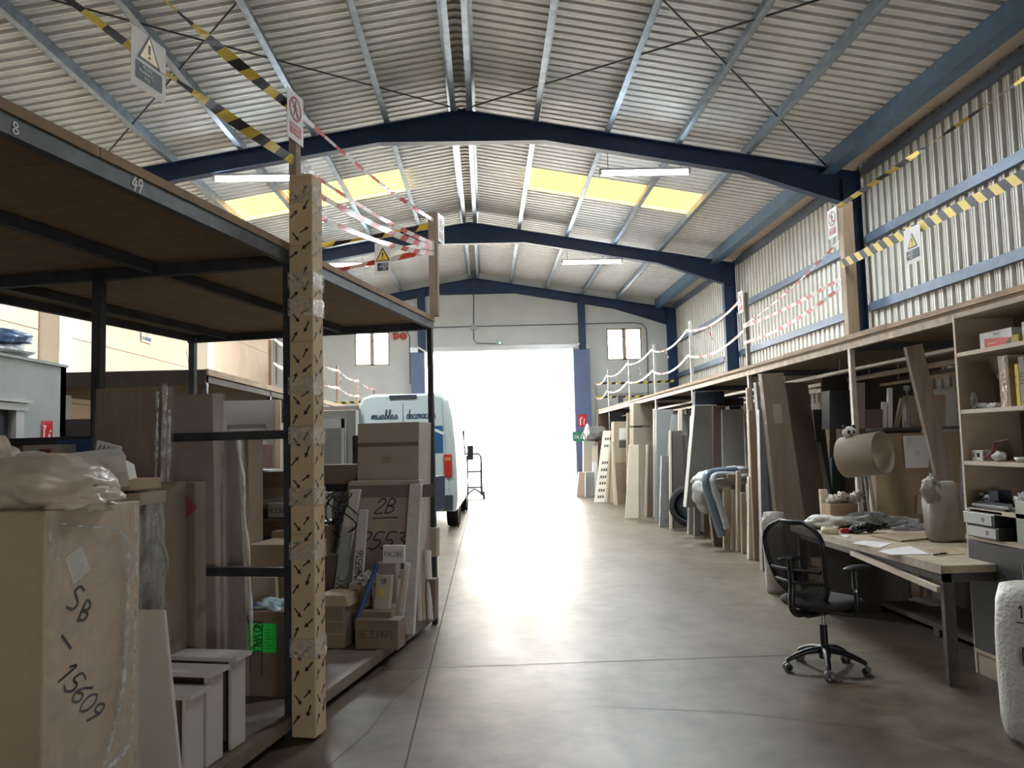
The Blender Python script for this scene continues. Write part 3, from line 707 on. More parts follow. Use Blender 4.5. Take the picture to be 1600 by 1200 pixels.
for y, zt in zip(LY[1:], (3.45, 3.5, 3.45, 3.4)):
    mb = MB(); mb.box(XL-.03, XL+.02, y-.025, y+.025, ZL, zt); mb.build('railing_post', mat('brown_post', (.30, .19, .13), .7, 0, .2, 4), rt2)
for k in range(len(LY)-1):
    for zz, wd in ((3.38, 'upper'), (2.98, 'lower')):
        if k == 0 and zz < 3: continue
        tape((XL+.04, LY[k], zz), (XL+.04, LY[k+1], zz), .05, .08, .8, RW, .22, label='%s pale tape strand in the %s bay of the left mezzanine railing' % (wd, ['first', 'second', 'third', 'last'][k]))
tape((-3.4, 25.0, 3.0), (-6.7, 25.0, 3.0), .07, .02, .2, label='yellow and black tape across the far end of the left mezzanine')
for k, (y, l) in enumerate([(14.2, .38), (18.8, .34), (21.6, .25)]):
    tape((XL+.05, y, 3.3), (XL+.05, y+.03, 3.3-l), .1, 0, .4, RW, .12, label='loose pale tape end hanging in the %s part of the left mezzanine railing' % ['near', 'middle', 'far'][k])
warn_sign((XW0+.03, HALL.atU(219, 540, XW0)[1], HALL.atU(233, 537, XW0)[2]), (0, 1, 0), (0, 0, 1), 'warning sheet with yellow triangle fixed on the beige left wall', w=.48, h=.55)
warn_sign((XW0+.03, HALL.atU(66, 493, XW0)[1], HALL.atU(66, 493, XW0)[2]), (0, 1, 0), (0, 0, 1), 'half hidden sheet high on the beige wall beside the first white pillar', w=.35, h=.42)
q0 = RACK.atV(287, 500, RL); q1 = RACK.atV(303, 612, RL)
tape(WR(q0[0], RL, ZP-.05), WR(q1[0], RL, q1[2]),   .04, 0, .5, stripe=.08, label='yellow and black tape hanging down steeply beside the beige wall behind the rack')
# ------------------------------------------------------------------ left rack contents
ZB = .112
INK = BLACK
def fit(mb, pl, t, W_, H_, f=.55):
    h = min(H_*f, W_*.9/(len(t)*.72)); mb.mi = 1; mb.write(pl, t, W_*.06, (H_-h)/2, h, h*.11)
def wr(txt, x, y, h, an=0, w=None, mi=1, **k):
    def f(mb, pl, W_, H_):
        mb.mi = mi; mb.write(pl.rot(an, x*W_, y*H_), txt, 0, 0, h, w, **k)
    return f
def multi(*fs):
    def f(mb, pl, W_, H_):
        for g in fs: g(mb, pl, W_, H_)
    return f
def prect(x0, y0, x1, y1, mi, off=.001):
    def f(mb, pl, W_, H_): mb.mi = mi; mb.prect(pl, x0*W_, y0*H_, x1*W_, y1*H_, off)
    return f
def pln(pts, w, mi=1, off=.0012):
    def f(mb, pl, W_, H_): mb.mi = mi; mb.pline(pl, [(x*W_, y*H_) for x, y in pts], w, off)
    return f
# big wrapped box in the foreground
bx_ = empty('large_cardboard_box', WR(-.4, -1.6, ZB), 'large plastic-wrapped cardboard box marked 15609 in marker, nearest at the left', 'box')
mb = MB(); mb.fbox(RACK, -1.15, 0, -1.82, -1.32, ZB, 1.405)
pr = Pl(WR(0, -1.82, 0), RACK.v, (0, 0, 1), RACK.u)   # the face looking to the aisle
mb.mi = 2; a_ = math.radians(24)
lab = pr.rot(a_, .135, 1.075+.06); mb.ppoly(lab, [(0, 0), (.09, 0), (.09, .105), (0, .105)], .0016)
mb.mi = 3
for k in range(9): mb.prect(lab, .008, .012+k*.010, .03+random.uniform(.02, .05), .0145+k*.010, .002)
mb.mi = 1
mb.write(pr.rot(-.35, .10, 1.055), 'S', 0, 0, .085, .011, slant=.25); mb.write(pr.rot(-.35, .155, 1.005), 'B', 0, 0, .07, .011, slant=.25)
mb.pline(pr, [(.085, .965), (.125, .915)], .011, .0015)
q = pr.rot(-.90, .055, .835); mb.write(q, '15609', 0, 0, .085, .0095, slant=.35, wide=.95)
mb.build('carton', [mat('carton_tan', (.56, .45, .32), .8, 0, .1, 3, .12, 30), BLACK, PAPER, GREY], bx_, bevel=.006)
mb = MB()   # film: a loosely fitting skin with folds
def skin(pl, w, h, n, m, amp, seed, off=.008):
    vs = []
    for j in range(m+1):
        for i in range(n+1):
            x, y = w*i/n, h*j/m
            e = min(1, min(i, n-i, j, m-j)/1.5)
            o_ = off+amp*(noise.noise(V((x*5+seed, y*2.2, seed)))+.6*abs(noise.noise(V((x*14+seed, y*5, 3)))))*(.3+.7*e)
            vs.append(pl.at(x, y, max(.004, o_)))
    mb.add(vs, [(j*(n+1)+i, j*(n+1)+i+1, (j+1)*(n+1)+i+1, (j+1)*(n+1)+i) for j in range(m) for i in range(n)], True)
skin(Pl(WR(0, -1.82, ZB), RACK.v, (0, 0, 1), RACK.u), .5, 1.29, 26, 50, .012, 2)
mb.build('film_wrap', FILM, bx_)
mb = MB()
def fold(pts, w, r=.006):
    mb.tube([pr.at(x, y, .012) for x, y in pts], [w*(.4+.6*math.sin(3.14*(i+.5)/len(pts))) for i in range(len(pts))], 6)
fold(spl([(.34, 1.31), (.40, 1.26), (.415, 1.15), (.41, .95), (.395, .75), (.36, .60), (.30, .47), (.27, .42)], 5), .009)
fold(spl([(.05, 1.36), (.2, 1.33), (.33, 1.31), (.38, 1.27)], 5), .005)
fold(spl([(.27, .42), (.36, .44), (.43, .47)], 5), .012); fold(spl([(.27, .42), (.22, .33), (.19, .2)], 5), .008); fold(spl([(.33, .43), (.36, .3), (.35, .2)], 5), .01)
fold(spl([(.45, 1.39), (.46, 1.2), (.455, .8), (.44, .3)], 5), .004); fold(spl([(.0, 1.38), (.02, 1.28), (.08, 1.2)], 5), .004)
mb.build('film_fold', film('film_fold', (.85, .87, .88), .55, .15, 20), bx_)
# crumpled foam bag and bits on the box top
mb = MB(); c = WR(-.17, -1.62, 1.50); mb.blob(c, (.25, .20, .105), 4, .2, 1.2, 26, .08); mb.blob(WR(-.38, -1.66, 1.49), (.22, .2, .11), 6, .2, 1.4, 24, .08)
mb.blob(WR(-.30, -1.70, 1.60), (.05, .05, .07), 9, .3, 2, 12, .2); mb.blob(WR(-.05, -1.60, 1.44), (.12, .14, .05), 12, .4, 2.5, 16, .4)
o = mb.build('foam_bag', mat('foam_bag', (.66, .58, .48), .3, 0, .12, 5, .5, 10)); tag(o, 'crumpled translucent foam bag lying on the large wrapped box', 'bag')
mb = MB(); pp = Pl(WR(-.13, -1.835, 1.46), RACK.u, (0, .25, 1)); mb.write(pp, '250011', -.1, -.01, .03, .004, 0)
mb = MB(); mb.obox(WR(-.03, -1.66, 1.43), RACK.u*.018, RACK.v*.01, (0, 0, .02)); o = mb.build('label_tag', PAPER); tag(o, 'small white tag by the foam bag on top of the wrapped box', 'tag')
# stack of small boxes behind the foam bag
ST = [(-.86, -.62, 1.25, .36, .22, .06, CARD3, .1), (-.84, -.62, 1.31, .36, .2, .06, CARD, -.1)]
def rbox(c, sx, sy, sz, ang, m, name, label, cat='box', tilt=0, group=None, draw=None, bevel=.003, roll=0):
    """box with base centre c, turned by ang about z (from the rack direction), tilted"""
    R3 = Matrix.Rotation(-math.radians(13.3)+ang, 3, 'Z') @ Matrix.Rotation(tilt, 3, 'X') @ Matrix.Rotation(roll, 3, 'Y')
    u, v, w_ = R3 @ V((1, 0, 0)), R3 @ V((0, 1, 0)), R3 @ V((0, 0, 1)); cc = V(c)+w_*sz/2
    mb = MB(); mb.obox(cc, u*sx/2, v*sy/2, w_*sz/2)
    if draw: draw(mb, Pl(cc-u*sx/2-v*sy/2-w_*sz/2, u, w_), sx, sz)
    o = mb.build(name, m, bevel=bevel); tag(o, label, cat, group); return o
def at_px(px, py, b): a, _, z = RACK.atV(px, py, b); return WR(a, b, z)
rbox(at_px(190, 788, -.95), .32, .2, .055, .05, CARD3, 'flat_box', 'lowest flat brown box in the small stack behind the foam bag')
rbox(at_px(192, 765, -.95), .26, .2, .05, -.1, CARD, 'flat_box', 'second flat brown box in the small stack behind the foam bag')
rbox(at_px(170, 770, -1.0), .22, .26, .12, .5, mat('pale_grey_card', (.50, .50, .46), .7, 0, .05, 3), 'pale_box', 'tilted pale grey box under the topmost white box of the small stack', tilt=-.1, roll=-.2)
rbox(at_px(146, 738, -1.08), .25, .24, .08, .75, mat('white_card', (.60, .58, .54), .7, 0, .05, 3), 'white_box', 'slanting white cardboard box on top of the small stack', tilt=.15, roll=-.1)
def bars(mb, pl, W_, H_):
    mb.mi = 1
    for k in range(5): mb.pline(pl, [(W_*(.14+.17*k), H_*.35), (W_*(.2+.17*k), H_*.8)], .006, .0015)
rbox(at_px(166, 722, -.92), .15, .012, .09, -.15, [PAPER, BLACK], 'striped_card', 'white card with slanting black bars standing behind the top white box', roll=.22, draw=bars)
# tall boards standing in the bay
slab(RACK, 128, 246, 608, -.30, .09, ZB, KRAFT, 'kraft_sheet', 'tall kraft-wrapped panel leaning behind the rack post, left of the film-wrapped edge', 'panel', t0=150, t1=254, lean=.12, film_m=film('thin_film', (.7, .72, .75), .10))
mb = MB()
for (x0, y0, x1, y1, w_) in ((258, 600, 236, 950, .012), (246, 612, 228, 940, .008), (264, 640, 250, 930, .009)):
    p0 = RACK.atV(x0, y0, -.33); p1 = RACK.atV(x1, y1, -.45)
    mb.tube(spl([WR(*p0), WR((p0[0]+p1[0])/2+.01, -.38, (p0[2]+p1[2])/2), WR(p1[0], p1[1], p1[2])], 8), [w_*(1+.3*math.sin(i*1.7)) for i in range(17)], 7)
o = mb.build('rolled_film', film('rolled_film', (.7, .72, .72), .55, .2, 14)); tag(o, 'vertical rolls of clear plastic film standing at the edge of the tall kraft panel', 'film')
mb = MB(); mb.blob(at_px(236, 860, -.75), (.06, .05, .26), 5, .3, 2, 20, .5); mb.blob(at_px(238, 930, -.7), (.05, .05, .24), 8, .3, 2, 20, .5)
o = mb.build('film_bundle', film('bundle_film', (.55, .58, .55), .28, .12, 5)); tag(o, 'crumpled bundle of clear plastic film hanging between the wrapped box and the marked carton', 'film')
PINK = mat('pink_kraft', (.32, .255, .22), .75, 0, .1, 3, .2, 8)
slab(RACK, 262, 340, 618, .12, .12, ZB, PINK, 'pinkish_sheet', 'tall pinkish kraft panel behind the upper rail of the left rack', 'panel', t0=262, t1=332, film_m=film('thin_film2', (.75, .72, .74), .12))
def redmarks(mb, pl, W_, H_):
    mb.mi = 2
    for x, y, s in ((.6, .9, .07), (.3, .56, .055), (.62, .33, .07)):
        mb.ppoly(pl, [(x*W_-s, y*H_), (x*W_, y*H_-s), (x*W_+s, y*H_), (x*W_, y*H_+s)], .001)
    mb.mi = 3; mb.prect(pl, .02, .78*H_, .06, .86*H_, .0012)
    mb.mi = 1; mb.write(pl, 'L', .02, .70*H_, .05, .005); mb.write(pl, 'GA', .05, .60*H_, .05, .006)
DRED = mat('dull_red_print', (.30, .06, .07), .8)
slab(RACK, 236, 306, 755, -.32, .10, ZB, [CARD2, BLACK, DRED, PAPER], 'marked_carton', 'narrow upright carton with dull red diamond prints and handwriting', 'box', t0=250, t1=305, draw=redmarks)
slab(RACK, 338, 392, 676, .30, .06, ZB, mat('grey_kraft', (.28, .24, .20), .6, 0, .12, 3, .3, 9), 'wrapped_sheet', 'grey-brown wrapped panel with a bulging pale edge, beside the pinkish panel', 'panel', t0=336, t1=370, film_m=FILM)
mb = MB(); pts = [at_px(x, y, .26) for x, y in ((371, 684), (375, 720), (381, 760), (380, 790), (387, 860), (391, 940), (393, 1010))]
mb.tube(spl(pts, 4), [.011+.005*math.sin(i*1.3) for i in range(25)], 8); o = mb.build('foam_edge', FOAM); tag(o, 'wavy pale foam edging running down the wrapped panel', 'edging')
slab(RACK, 366, 388, 684, .75, .2, ZB, CARD2, 'brown_sheet', 'dull brown panel half hidden behind the wrapped panel with the bulging edge', 'panel')
# NO VALE box and its neighbours
def novale(mb, pl, W_, H_):
    mb.mi = 2; mb.prect(pl, -.01, .52*H_, W_*.70, .86*H_, .0015)
    mb.mi = 1
    q = pl.rot(-math.pi/2, .035, .88*H_); mb.write(q, 'NO VALE', 0, 0, .05, .006, .0025, slant=0, sp=.88)
    mb.pline(pl, [(.09, .90*H_), (.085, .25*H_)], .005, .0025); mb.pline(pl, [(.015, .90*H_), (.01, .28*H_)], .004, .0025)
    mb.mi = 3
    for k in range(7): mb.prect(pl, W_*(.42), H_*(.56+.037*k), W_*(.52+.1*random.random()), H_*(.57+.037*k), .0025)
    mb.mi = 4; q = pl.rot(-math.pi/2, W_*.50, .46*H_); mb.write(q, 'FUERTE', 0, -.01, .035, .004, .0012); mb.write(q, 'DE 33', 0, -.06, .035, .004, .0012)
slab(RACK, 389, 451, 955, .30, .30, ZB, [CARD2, BLACK, GREEN, mat('dark_green_ink', (.02, .35, .06), .6), mat('faded_ink', (.16, .12, .09), .8)], 'green_labelled_box', 'brown box with a bright green NO VALE label beside the cardboard pillar', 'box', draw=novale)
slab(RACK, 385, 456, 851, .72, .5, ZB+.0, CARD, 'open_carton', 'rounded open carton behind the lower rail above the green labelled box', 'box', t0=386, t1=446)
mb = MB(); mb.blob(at_px(428, 948, .45), (.13, .12, .045), 2, .3, 2, 18, .4); o = mb.build('plastic_bag', mat('pale_blue_bag', (.42, .55, .60), .3, 0, .1, 8, .5, 16)); tag(o, 'crumpled pale blue plastic bag on top of the green labelled box', 'bag')
mb = MB(); mb.blob(at_px(398, 951, .40), (.045, .06, .03), 8, .3, 3, 12, .3); o = mb.build('blue_cloth', BLUEB); tag(o, 'small dark blue cloth at the left end of the pale blue bag', 'cloth')
slab(RACK, 392, 436, 902, .56, .04, ZB, CARD3, 'leaning_flap', 'kraft sheet leaning behind the pale blue bag', 'panel', lean=.05, t0=394, t1=430)
# pile behind, between the post and the wrapped panels
def pile(px0, px1, ytop, b, ybot, th, m, name, label, cat='box', draw=None, t0=None, t1=None, mats=None):
    z0 = RACK.atV((px0+px1)/2, ybot, b)[2]
    return slab(RACK, px0, px1, ytop, b, th, max(z0, ZB), m, name, label, cat, t0, t1, draw=draw)
pile(404, 458, 737, 1.35, 762, .3, mat('brown_box_dark', (.16, .10, .075), .8, 0, .1, 4), 'dark_brown_box', 'dark brown box on top of the pile left of the pillar')
pile(408, 458, 762, 1.33, 795, .3, CARD2, 'round_bottomed_box', 'sagging tan box under the dark brown box in the pile')
pile(388, 408, 740, 1.4, 830, .25, mat('dark_box', (.07, .06, .065), .8, 0, .1, 3), 'dark_box', 'tall dark box at the left of the pile behind the lower rail')
pile(392, 420, 735, 1.6, 1000, .3, mat('blue_grey_bag', (.06, .085, .12), .5, 0, .3, 4), 'blue_grey_sack', 'dark blue-grey sack behind the pile left of the pillar', 'sack')
def n33(mb, pl, W_, H_): fit(mb, pl, 'N 33007', W_, H_)
pile(419, 458, 786, 1.25, 809, .25, [mat('dirty_white', (.45, .45, .43), .7), BLACK], 'numbered_box', 'white flat box with the number 33007 handwritten on its side', draw=n33)
pile(408, 458, 812, 1.2, 838, .3, mat('maroon_box', (.14, .085, .07), .8, 0, .1, 3), 'maroon_box', 'maroon-brown box just under the numbered white box')
pile(424, 457, 830, 1.1, 851, .2, CARD, 'small_carton', 'small tan carton at the bottom of the pile, above the rounded open carton')
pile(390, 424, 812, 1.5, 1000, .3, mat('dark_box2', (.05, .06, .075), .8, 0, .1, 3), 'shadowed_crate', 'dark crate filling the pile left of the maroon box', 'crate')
mb = MB(); mb.blob(at_px(436, 783, 1.25), (.12, .1, .02), 5, .3, 3, 14, .3); o = mb.build('clear_film', FILM); tag(o, 'scrap of shiny film on the numbered white box', 'film')
slab(RACK, 382, 400, 690, 2.3, .2, .9, mat('shelf_cream', (.45, .40, .33), .7), 'cream_upright', 'narrow cream frame behind the upper rail, left of the post', 'frame')
pile(386, 410, 695, 2.4, 730, .2, mat('red_brown', (.22, .08, .07), .7, 0, .2, 8), 'red_brown_box', 'red and brown printed box behind the upper rail')
# right of the pillar, second bay
pile(496, 552, 727, 2.35, 757, .3, mat('brown_box_mid', (.20, .14, .11), .8, 0, .1, 3), 'brown_lid_box', 'long brown box lying on top of the cable pile right of the pillar')
pile(496, 560, 757, 2.3, 768, .3, BLACKP, 'black_tray', 'black tray under the long brown box right of the pillar', 'tray')
pile(520, 552, 768, 2.45, 820, .1, mat('grey_cabinet', (.36, .36, .35), .6, 0, .05, 2), 'grey_sheet', 'grey panel behind the hanging cables right of the pillar', 'panel')
mb = MB()
for k in range(9):
    x = 500+k*6; pts = []
    for t in range(9): pts.append(at_px(x+14*math.sin(t*.8+k*1.3), 770+t*(7+k % 3), 2.2-.02*k))
    mb.tube(spl(pts, 3), .006, 5)
for k in range(4):
    cx, cy = 512+10*k, 800; mb.tube([at_px(cx+13*math.cos(t), cy+24*math.sin(t), 2.15) for t in [i*.45 for i in range(12)]], .005, 5)
o = mb.build('cable_tangle', BLACKP); tag(o, 'tangle of black cables hanging right of the cardboard pillar', 'cable')
pile(498, 530, 815, 2.2, 905, .3, mat('blue_crate', (.06, .10, .16), .5, 0, .2, 4), 'blue_crate', 'dull blue crate under the cable tangle', 'crate')
pile(496, 515, 822, 2.05, 870, .2, CARD2, 'tan_box', 'small tan box in front of the dull blue crate right of the pillar')
pile(497, 528, 868, 1.9, 1000, .4, mat('dark_crate', (.13, .10, .09), .8), 'brown_crate', 'dark brown crate standing behind the small carton right of the pillar', 'crate')
pile(496, 545, 930, 1.45, 948, .25, CARD, 'flat_carton', 'flat tan carton lying on the taped box just right of the pillar', t0=496, t1=540)
def stripes(mb, pl, W_, H_):
    mb.mi = 1
    for k in (.35, .65): mb.pline(pl, [(0, H_*k), (W_, H_*k)], .006, .0012)
slab(RACK, 496, 537, 948, 1.42, .25, ZB, [CARD2, CARD], 'taped_box', 'taped brown box standing on the rack base just right of the pillar', 'box', draw=stripes)
for k, (x0, x1, yt, yb) in enumerate([(545, 575, 912, 940), (540, 572, 935, 960), (535, 568, 955, 985)]):
    pile(x0, x1, yt, 1.7-.05*k, yb, .15, CARD3 if k != 1 else CARD, 'small_parcel', ['small tan parcel on top of the low stack left of the blue roll', 'middle parcel of the low stack left of the blue roll', 'lowest parcel of the low stack left of the blue roll'][k])
def p2b(mb, pl, W_, H_):
    mb.mi = 1
    mb.write(pl, '2B', W_*.36, H_*.80, .12, .011, slant=.2, wide=1.05); mb.pline(pl, [(W_*.37, H_*.765), (W_*.64, H_*.77)], .010)
    mb.write(pl, '2553', W_*.24, H_*.55, .14, .011, slant=.25, wide=1.05)
    mb.mi = 2; mb.prect(pl, W_*.40, H_*.66, W_*.53, H_*.76, .0009)
    mb.mi = 3; mb.prect(pl, 0, H_*.91, W_, H_, .0012)
TAUPE = mat('taupe_wrap', (.36, .30, .26), .45, 0, .1, 3, .4, 9)
slab(RACK, 498, 640, 752, 1.95, .08, ZB, [TAUPE, BLACK, CARD3, mat('taupe_dark', (.16, .135, .125), .4)], 'wrapped_board', 'wide wrapped board marked 2B and 2553 leaning in the left rack', 'board', t0=545, t1=656, lean=.25, draw=p2b)
FOAMS = mat('foam_strip', (.56, .54, .49), .5, 0, .1, 5, .4, 30)
slab(RACK, 500, 524, 765, 1.88, .05, ZB, FOAMS, 'foam_strip', 'pale foam strip along the left side of the board marked 2B', 'edging', t0=546, t1=562, lean=.25)
slab(RACK, 622, 646, 757, 1.88, .05, ZB, FOAMS, 'foam_strip', 'pale foam strip along the right side of the board marked 2B', 'edging', t0=640, t1=658, lean=.25)
def code(mb, pl, W_, H_):
    mb.mi = 1; q = pl.rot(math.pi/2, W_*.75, H_*.38); mb.write(q, '1B 1487516', 0, 0, W_*.55, .006, .0015, slant=0, sp=.8)
slab(RACK, 541, 560, 797, 1.72, .03, ZB, [mat('dirty_foam', (.50, .49, .44), .6, 0, .1, 5), BLACK], 'numbered_strip', 'long pale strip with 1B 1487516 written along it, leaning on the board', 'board', t0=560, t1=574, lean=.22, draw=code)
def code2(mb, pl, W_, H_):
    mb.mi = 1; q = pl.rot(math.pi/2, W_*.75, H_*.15); mb.write(q, '59  2 XC', 0, 0, W_*.6, .006, .0015, slant=0)
slab(RACK, 512, 536, 833, 1.76, .03, ZB, [mat('grey_foam', (.30, .33, .33), .6, 0, .1, 5), BLACK], 'marked_strip', 'grey wrapped strip with faint writing leaning at the left of the board marked 2B', 'board', t0=533, t1=548, lean=.15, draw=code2)
def fac(mb, pl, W_, H_): fit(mb, pl, 'PACORE', W_, H_)
o = slab(RACK, 598, 632, 852, 1.62, .03, RACK.atV(615, 880, 1.62)[2], [PAPER, BLACK], 'white_label_box', 'small tilted white box with handwriting on the low cartons', 'box', draw=fac)
slab(RACK, 583, 622, 880, 1.66, .12, ZB, mat('mauve_card', (.27, .23, .21), .8, 0, .08, 3), 'mauve_carton', 'rounded grey-brown carton in front of the board marked 2B', 'box', t0=585, t1=618, lean=.03)
def star(mb, pl, W_, H_):
    for (x, y) in ((.45, .78), (.4, .30)):
        mb.mi = 1; r = W_*.32
        mb.ppoly(pl, [(x*W_+r*(1 if k % 2 == 0 else .5)*math.cos(k*math.pi/7), y*H_+r*(1 if k % 2 == 0 else .5)*math.sin(k*math.pi/7)) for k in range(14)], .0012)
    mb.mi = 2; mb.write(pl, '1B', W_*.3, H_*.9, .035, .005)
slab(RACK, 578, 602, 900, 1.55, .06, ZB, [mat('light_card_print', (.48, .46, .38), .7), YEL, BLACK], 'starred_box', 'narrow pale box with two yellow star prints', 'box', t0=588, t1=612, lean=.08, draw=star)
for k, (x0, t0_, yt, m_, lb) in enumerate([(600, 618, 905, FOAMS, 'narrow pale strip just right of the starred box'), (608, 626, 890, CARD3, 'narrow kraft strip leaning right of the starred box'), (616, 632, 880, FOAMS, 'long narrow pale strip leaning near the right side of the marked board')]):
    slab(RACK, x0, x0+8, yt, 1.60+.02*k, .03, ZB, m_, 'narrow_strip', lb, 'board', t0=t0_, t1=t0_+8, lean=.12)
mb = MB(); mb.tube([at_px(556, 975, 1.48), at_px(590, 880, 1.62)], .018, 10); o = mb.build('blue_roll', BLUEB, smooth_all=False); tag(o, 'thin blue plastic-wrapped roll leaning among the pale strips', 'roll')
slab(RACK, 562, 612, 955, 1.50, .12, .19, CARD2, 'low_tray_box', 'low brown box resting on the long box marked DE 33971', 'box')
def de(mb, pl, W_, H_): fit(mb, pl, 'DE 33971', W_, H_)
slab(RACK, 555, 622, 968, 1.42, .16, ZB, [CARD2, mat('faint_ink', (.09, .05, .04), .8)], 'long_low_box', 'long low box marked DE 33971 at the front of the rack base', 'box', draw=de)
mb = MB(); mb.blob(at_px(578, 905, 1.7), (.09, .07, .05), 7, .35, 2.5, 14, .5); o = mb.build('bubble_scrap', BUBBLE); tag(o, 'scrap of bubble wrap on the low parcels in the left rack', 'packing')
# big box behind
def tall2(mb, pl, W_, H_):
    mb.mi = 1; mb.prect(pl, 0, H_*.878, W_, H_*.90, .0012); mb.mi = 2; mb.prect(pl, W_*.40, H_*.79, W_*.58, H_*.835, .0012)
    mb.mi = 1
    for k in range(3): mb.prect(pl, W_*.43, H_*(.797+.011*k), W_*.55, H_*(.801+.011*k), .0018)
slab(RACK, 556, 652, 662, 2.35, .35, ZB, [mat('grey_card', (.42, .37, .31), .8, 0, .07, 3), mat('grey_card_seam', (.17, .14, .12), .8), CARD3], 'tall_grey_box', 'tall grey-brown carton with a white label rising behind the board marked 2B', 'box', t0=559, t1=655, draw=tall2)
# bits by the far post
slab(RACK, 664, 680, 905, 2.45, .1, ZB, CARD2, 'small_upright_box', 'small upright brown box beside the far rack post', 'box')
for k, (x0, x1, yt, m_, lb) in enumerate([(650, 660, 850, FOAMS, 'white wrapped tube left of the small upright box by the far post'), (657, 665, 895, CARD3, 'short kraft tube between the white tube and the small upright box'), (666, 679, 860, PAPER, 'white taped tube standing against the far rack post')]):
    p = RACK.atV((x0+x1)/2, 965, 2.35+.05*k); q = RACK.atV((x0+x1)/2-4, yt, 2.4+.05*k); mb = MB(); mb.tube([WR(p[0], p[1], ZB), WR(q[0], q[1], q[2])], .028, 12); o = mb.build('cardboard_tube', m_); tag(o, lb, 'tube')
pile(659, 682, 825, 2.68, 870, .1, CARD3, 'beige_sheet', 'beige sheet standing behind the far rack post', 'panel')
mb = MB(); mb.blob(WR(-.12, .55, ZB+.18), (.05, .07, .16), 3, .3, 2, 14, .4); mb.v = mb.v; o = mb.build('white_sack', FOAM); tag(o, 'small white crumpled sack peeking out at the foot of the pillar', 'sack')
pile(658, 681, 745, 2.78, 800, .3, mat('navy_crate', (.03, .05, .11), .5), 'navy_crate', 'navy crate behind the far rack post, below the van', 'crate')
# white nest tables and leaning white panel
nb_ = lambda x, y: RACK.atU(x, y, -.07)[1]
NEST = [(nb_(365, 1085), nb_(387, 1075), .565), (nb_(327, 1110), nb_(352, 1100), .55), (nb_(293, 1140), nb_(322, 1130), .50)]
for k, (b0, b1, zt) in enumerate(NEST):
    lb = ['furthest and tallest white laminate side table of the three on the rack base', 'middle white laminate side table of the three on the rack base', 'nearest and lowest white laminate side table of the three on the rack base'][k]
    r_ = empty('side_table', WR(-.4, (b0+b1)/2, ZB), lb, 'table', 'white side tables on the rack base')
    mb = MB(); mb.fbox(RACK, -.78, -.05, b0-.01, b1+.01, zt-.022, zt); mb.build('tabletop', WHITE, r_, bevel=.002)
    for a in (-.10, -.77):
        mb = MB(); mb.fbox(RACK, a, a+.018, b0, b1, ZB, zt-.018); mb.build('side_panel', WHITE, r_, bevel=.002)
    mb = MB(); mb.fbox(RACK, -.75, -.10, b1-.02, b1-.005, ZB, zt-.018); mb.build('back_panel', mat('inner_board', (.20, .15, .11), .7, 0, .1, 3), r_)
slab(RACK, 200, 288, 953, -1.18, .02, ZB, WHITE, 'white_sheet', 'white laminate panel leaning beside the big wrapped box', 'panel', t0=200, t1=256, lean=.08)
# left margin: boxes behind the rack rail
pile(35, 88, 696, -.35, 740, .25, [mat('white_print', (.50, .47, .44), .7), DRED], 'printed_box', 'white box with a dark red printed label behind the rail at far left', draw=prect(.5, .45, .85, .85, 1))
pile(0, 38, 698, -.3, 760, .25, mat('brown_dull', (.17, .12, .08), .8), 'brown_box', 'dull brown box at the picture edge beside the red labelled box')
pile(88, 150, 688, -.2, 745, .3, BLUEB, 'blue_bin', 'dark blue plastic bin behind the foam bag', 'bin')
slab(RACK, 60, 235, 760, -.66, .3, ZB, CARD2, 'support_carton', 'wide brown carton carrying the small stack behind the foam bag', 'box')
# beyond the rack: office block, door panels, cabinets
mb = MB(); YO = 9.15; XO = -4.75
dz = HALL.atU(5, 640, XO); yd = HALL.atU(22, 680, XO)[1]
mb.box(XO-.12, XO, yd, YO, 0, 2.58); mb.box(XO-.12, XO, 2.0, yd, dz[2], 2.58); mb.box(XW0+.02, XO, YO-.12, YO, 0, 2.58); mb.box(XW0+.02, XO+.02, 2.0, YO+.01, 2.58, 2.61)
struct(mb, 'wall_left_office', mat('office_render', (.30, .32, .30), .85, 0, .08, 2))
mb = MB(); mb.box(XO-.02, XO+.03, yd-.02, yd+.12, 0, dz[2]+.1); mb.box(XO-.02, XO+.04, 5.0, yd+.18, dz[2], dz[2]+.07); mb.box(XO-.02, XO+.06, 5.0, yd+.22, dz[2]+.08, dz[2]+.11); mb.mi = 1; mb.box(XO-.08, XO-.06, 5.0, yd, 0, dz[2])
struct(mb, 'door_2', [mat('grey_trim', (.42, .42, .40), .6), mat('dark_door', (.05, .06, .07), .4)])
q = HALL.atU(73, 676, XO)
mb = MB(); pl = Pl((XO+.004, q[1]-.11, q[2]-.13), (0, 1, 0), (0, 0, 1)); mb.prect(pl, 0, 0, .22, .26, .001); mb.mi = 1
mb.pline(pl, [(.05, .05), (.05, .16), (.08, .2), (.04, .2)], .025, .002); mb.pline(pl, [(.13, .05), (.15, .13), (.18, .15)], .02, .002); mb.pline(pl, [(.15, .13), (.17, .04)], .02, .002)
o = mb.build('extinguisher_sign', [SIGNR, PAPER]); tag(o, 'small red fire extinguisher sign on the white office wall', 'sign')
mb = MB(); p = HALL.atU(2, 535, XO-.3); mb.blob((XO-.35, p[1], 2.84), (.3, .35, .08), 3, .2, 2, 16, .3); mb.mi = 1; mb.blob((XO-.35, p[1], 2.70), (.28, .4, .08), 5, .2, 2, 16, .4)
o = mb.build('wrapped_bundle', [mat('blue_white', (.12, .22, .40), .4, 0, .5, 6), mat('silver_film', (.55, .55, .56), .25, .2, .2, 6, .6, 30)]); tag(o, 'blue and silver plastic-wrapped bundle on top of the white office block', 'bundle')
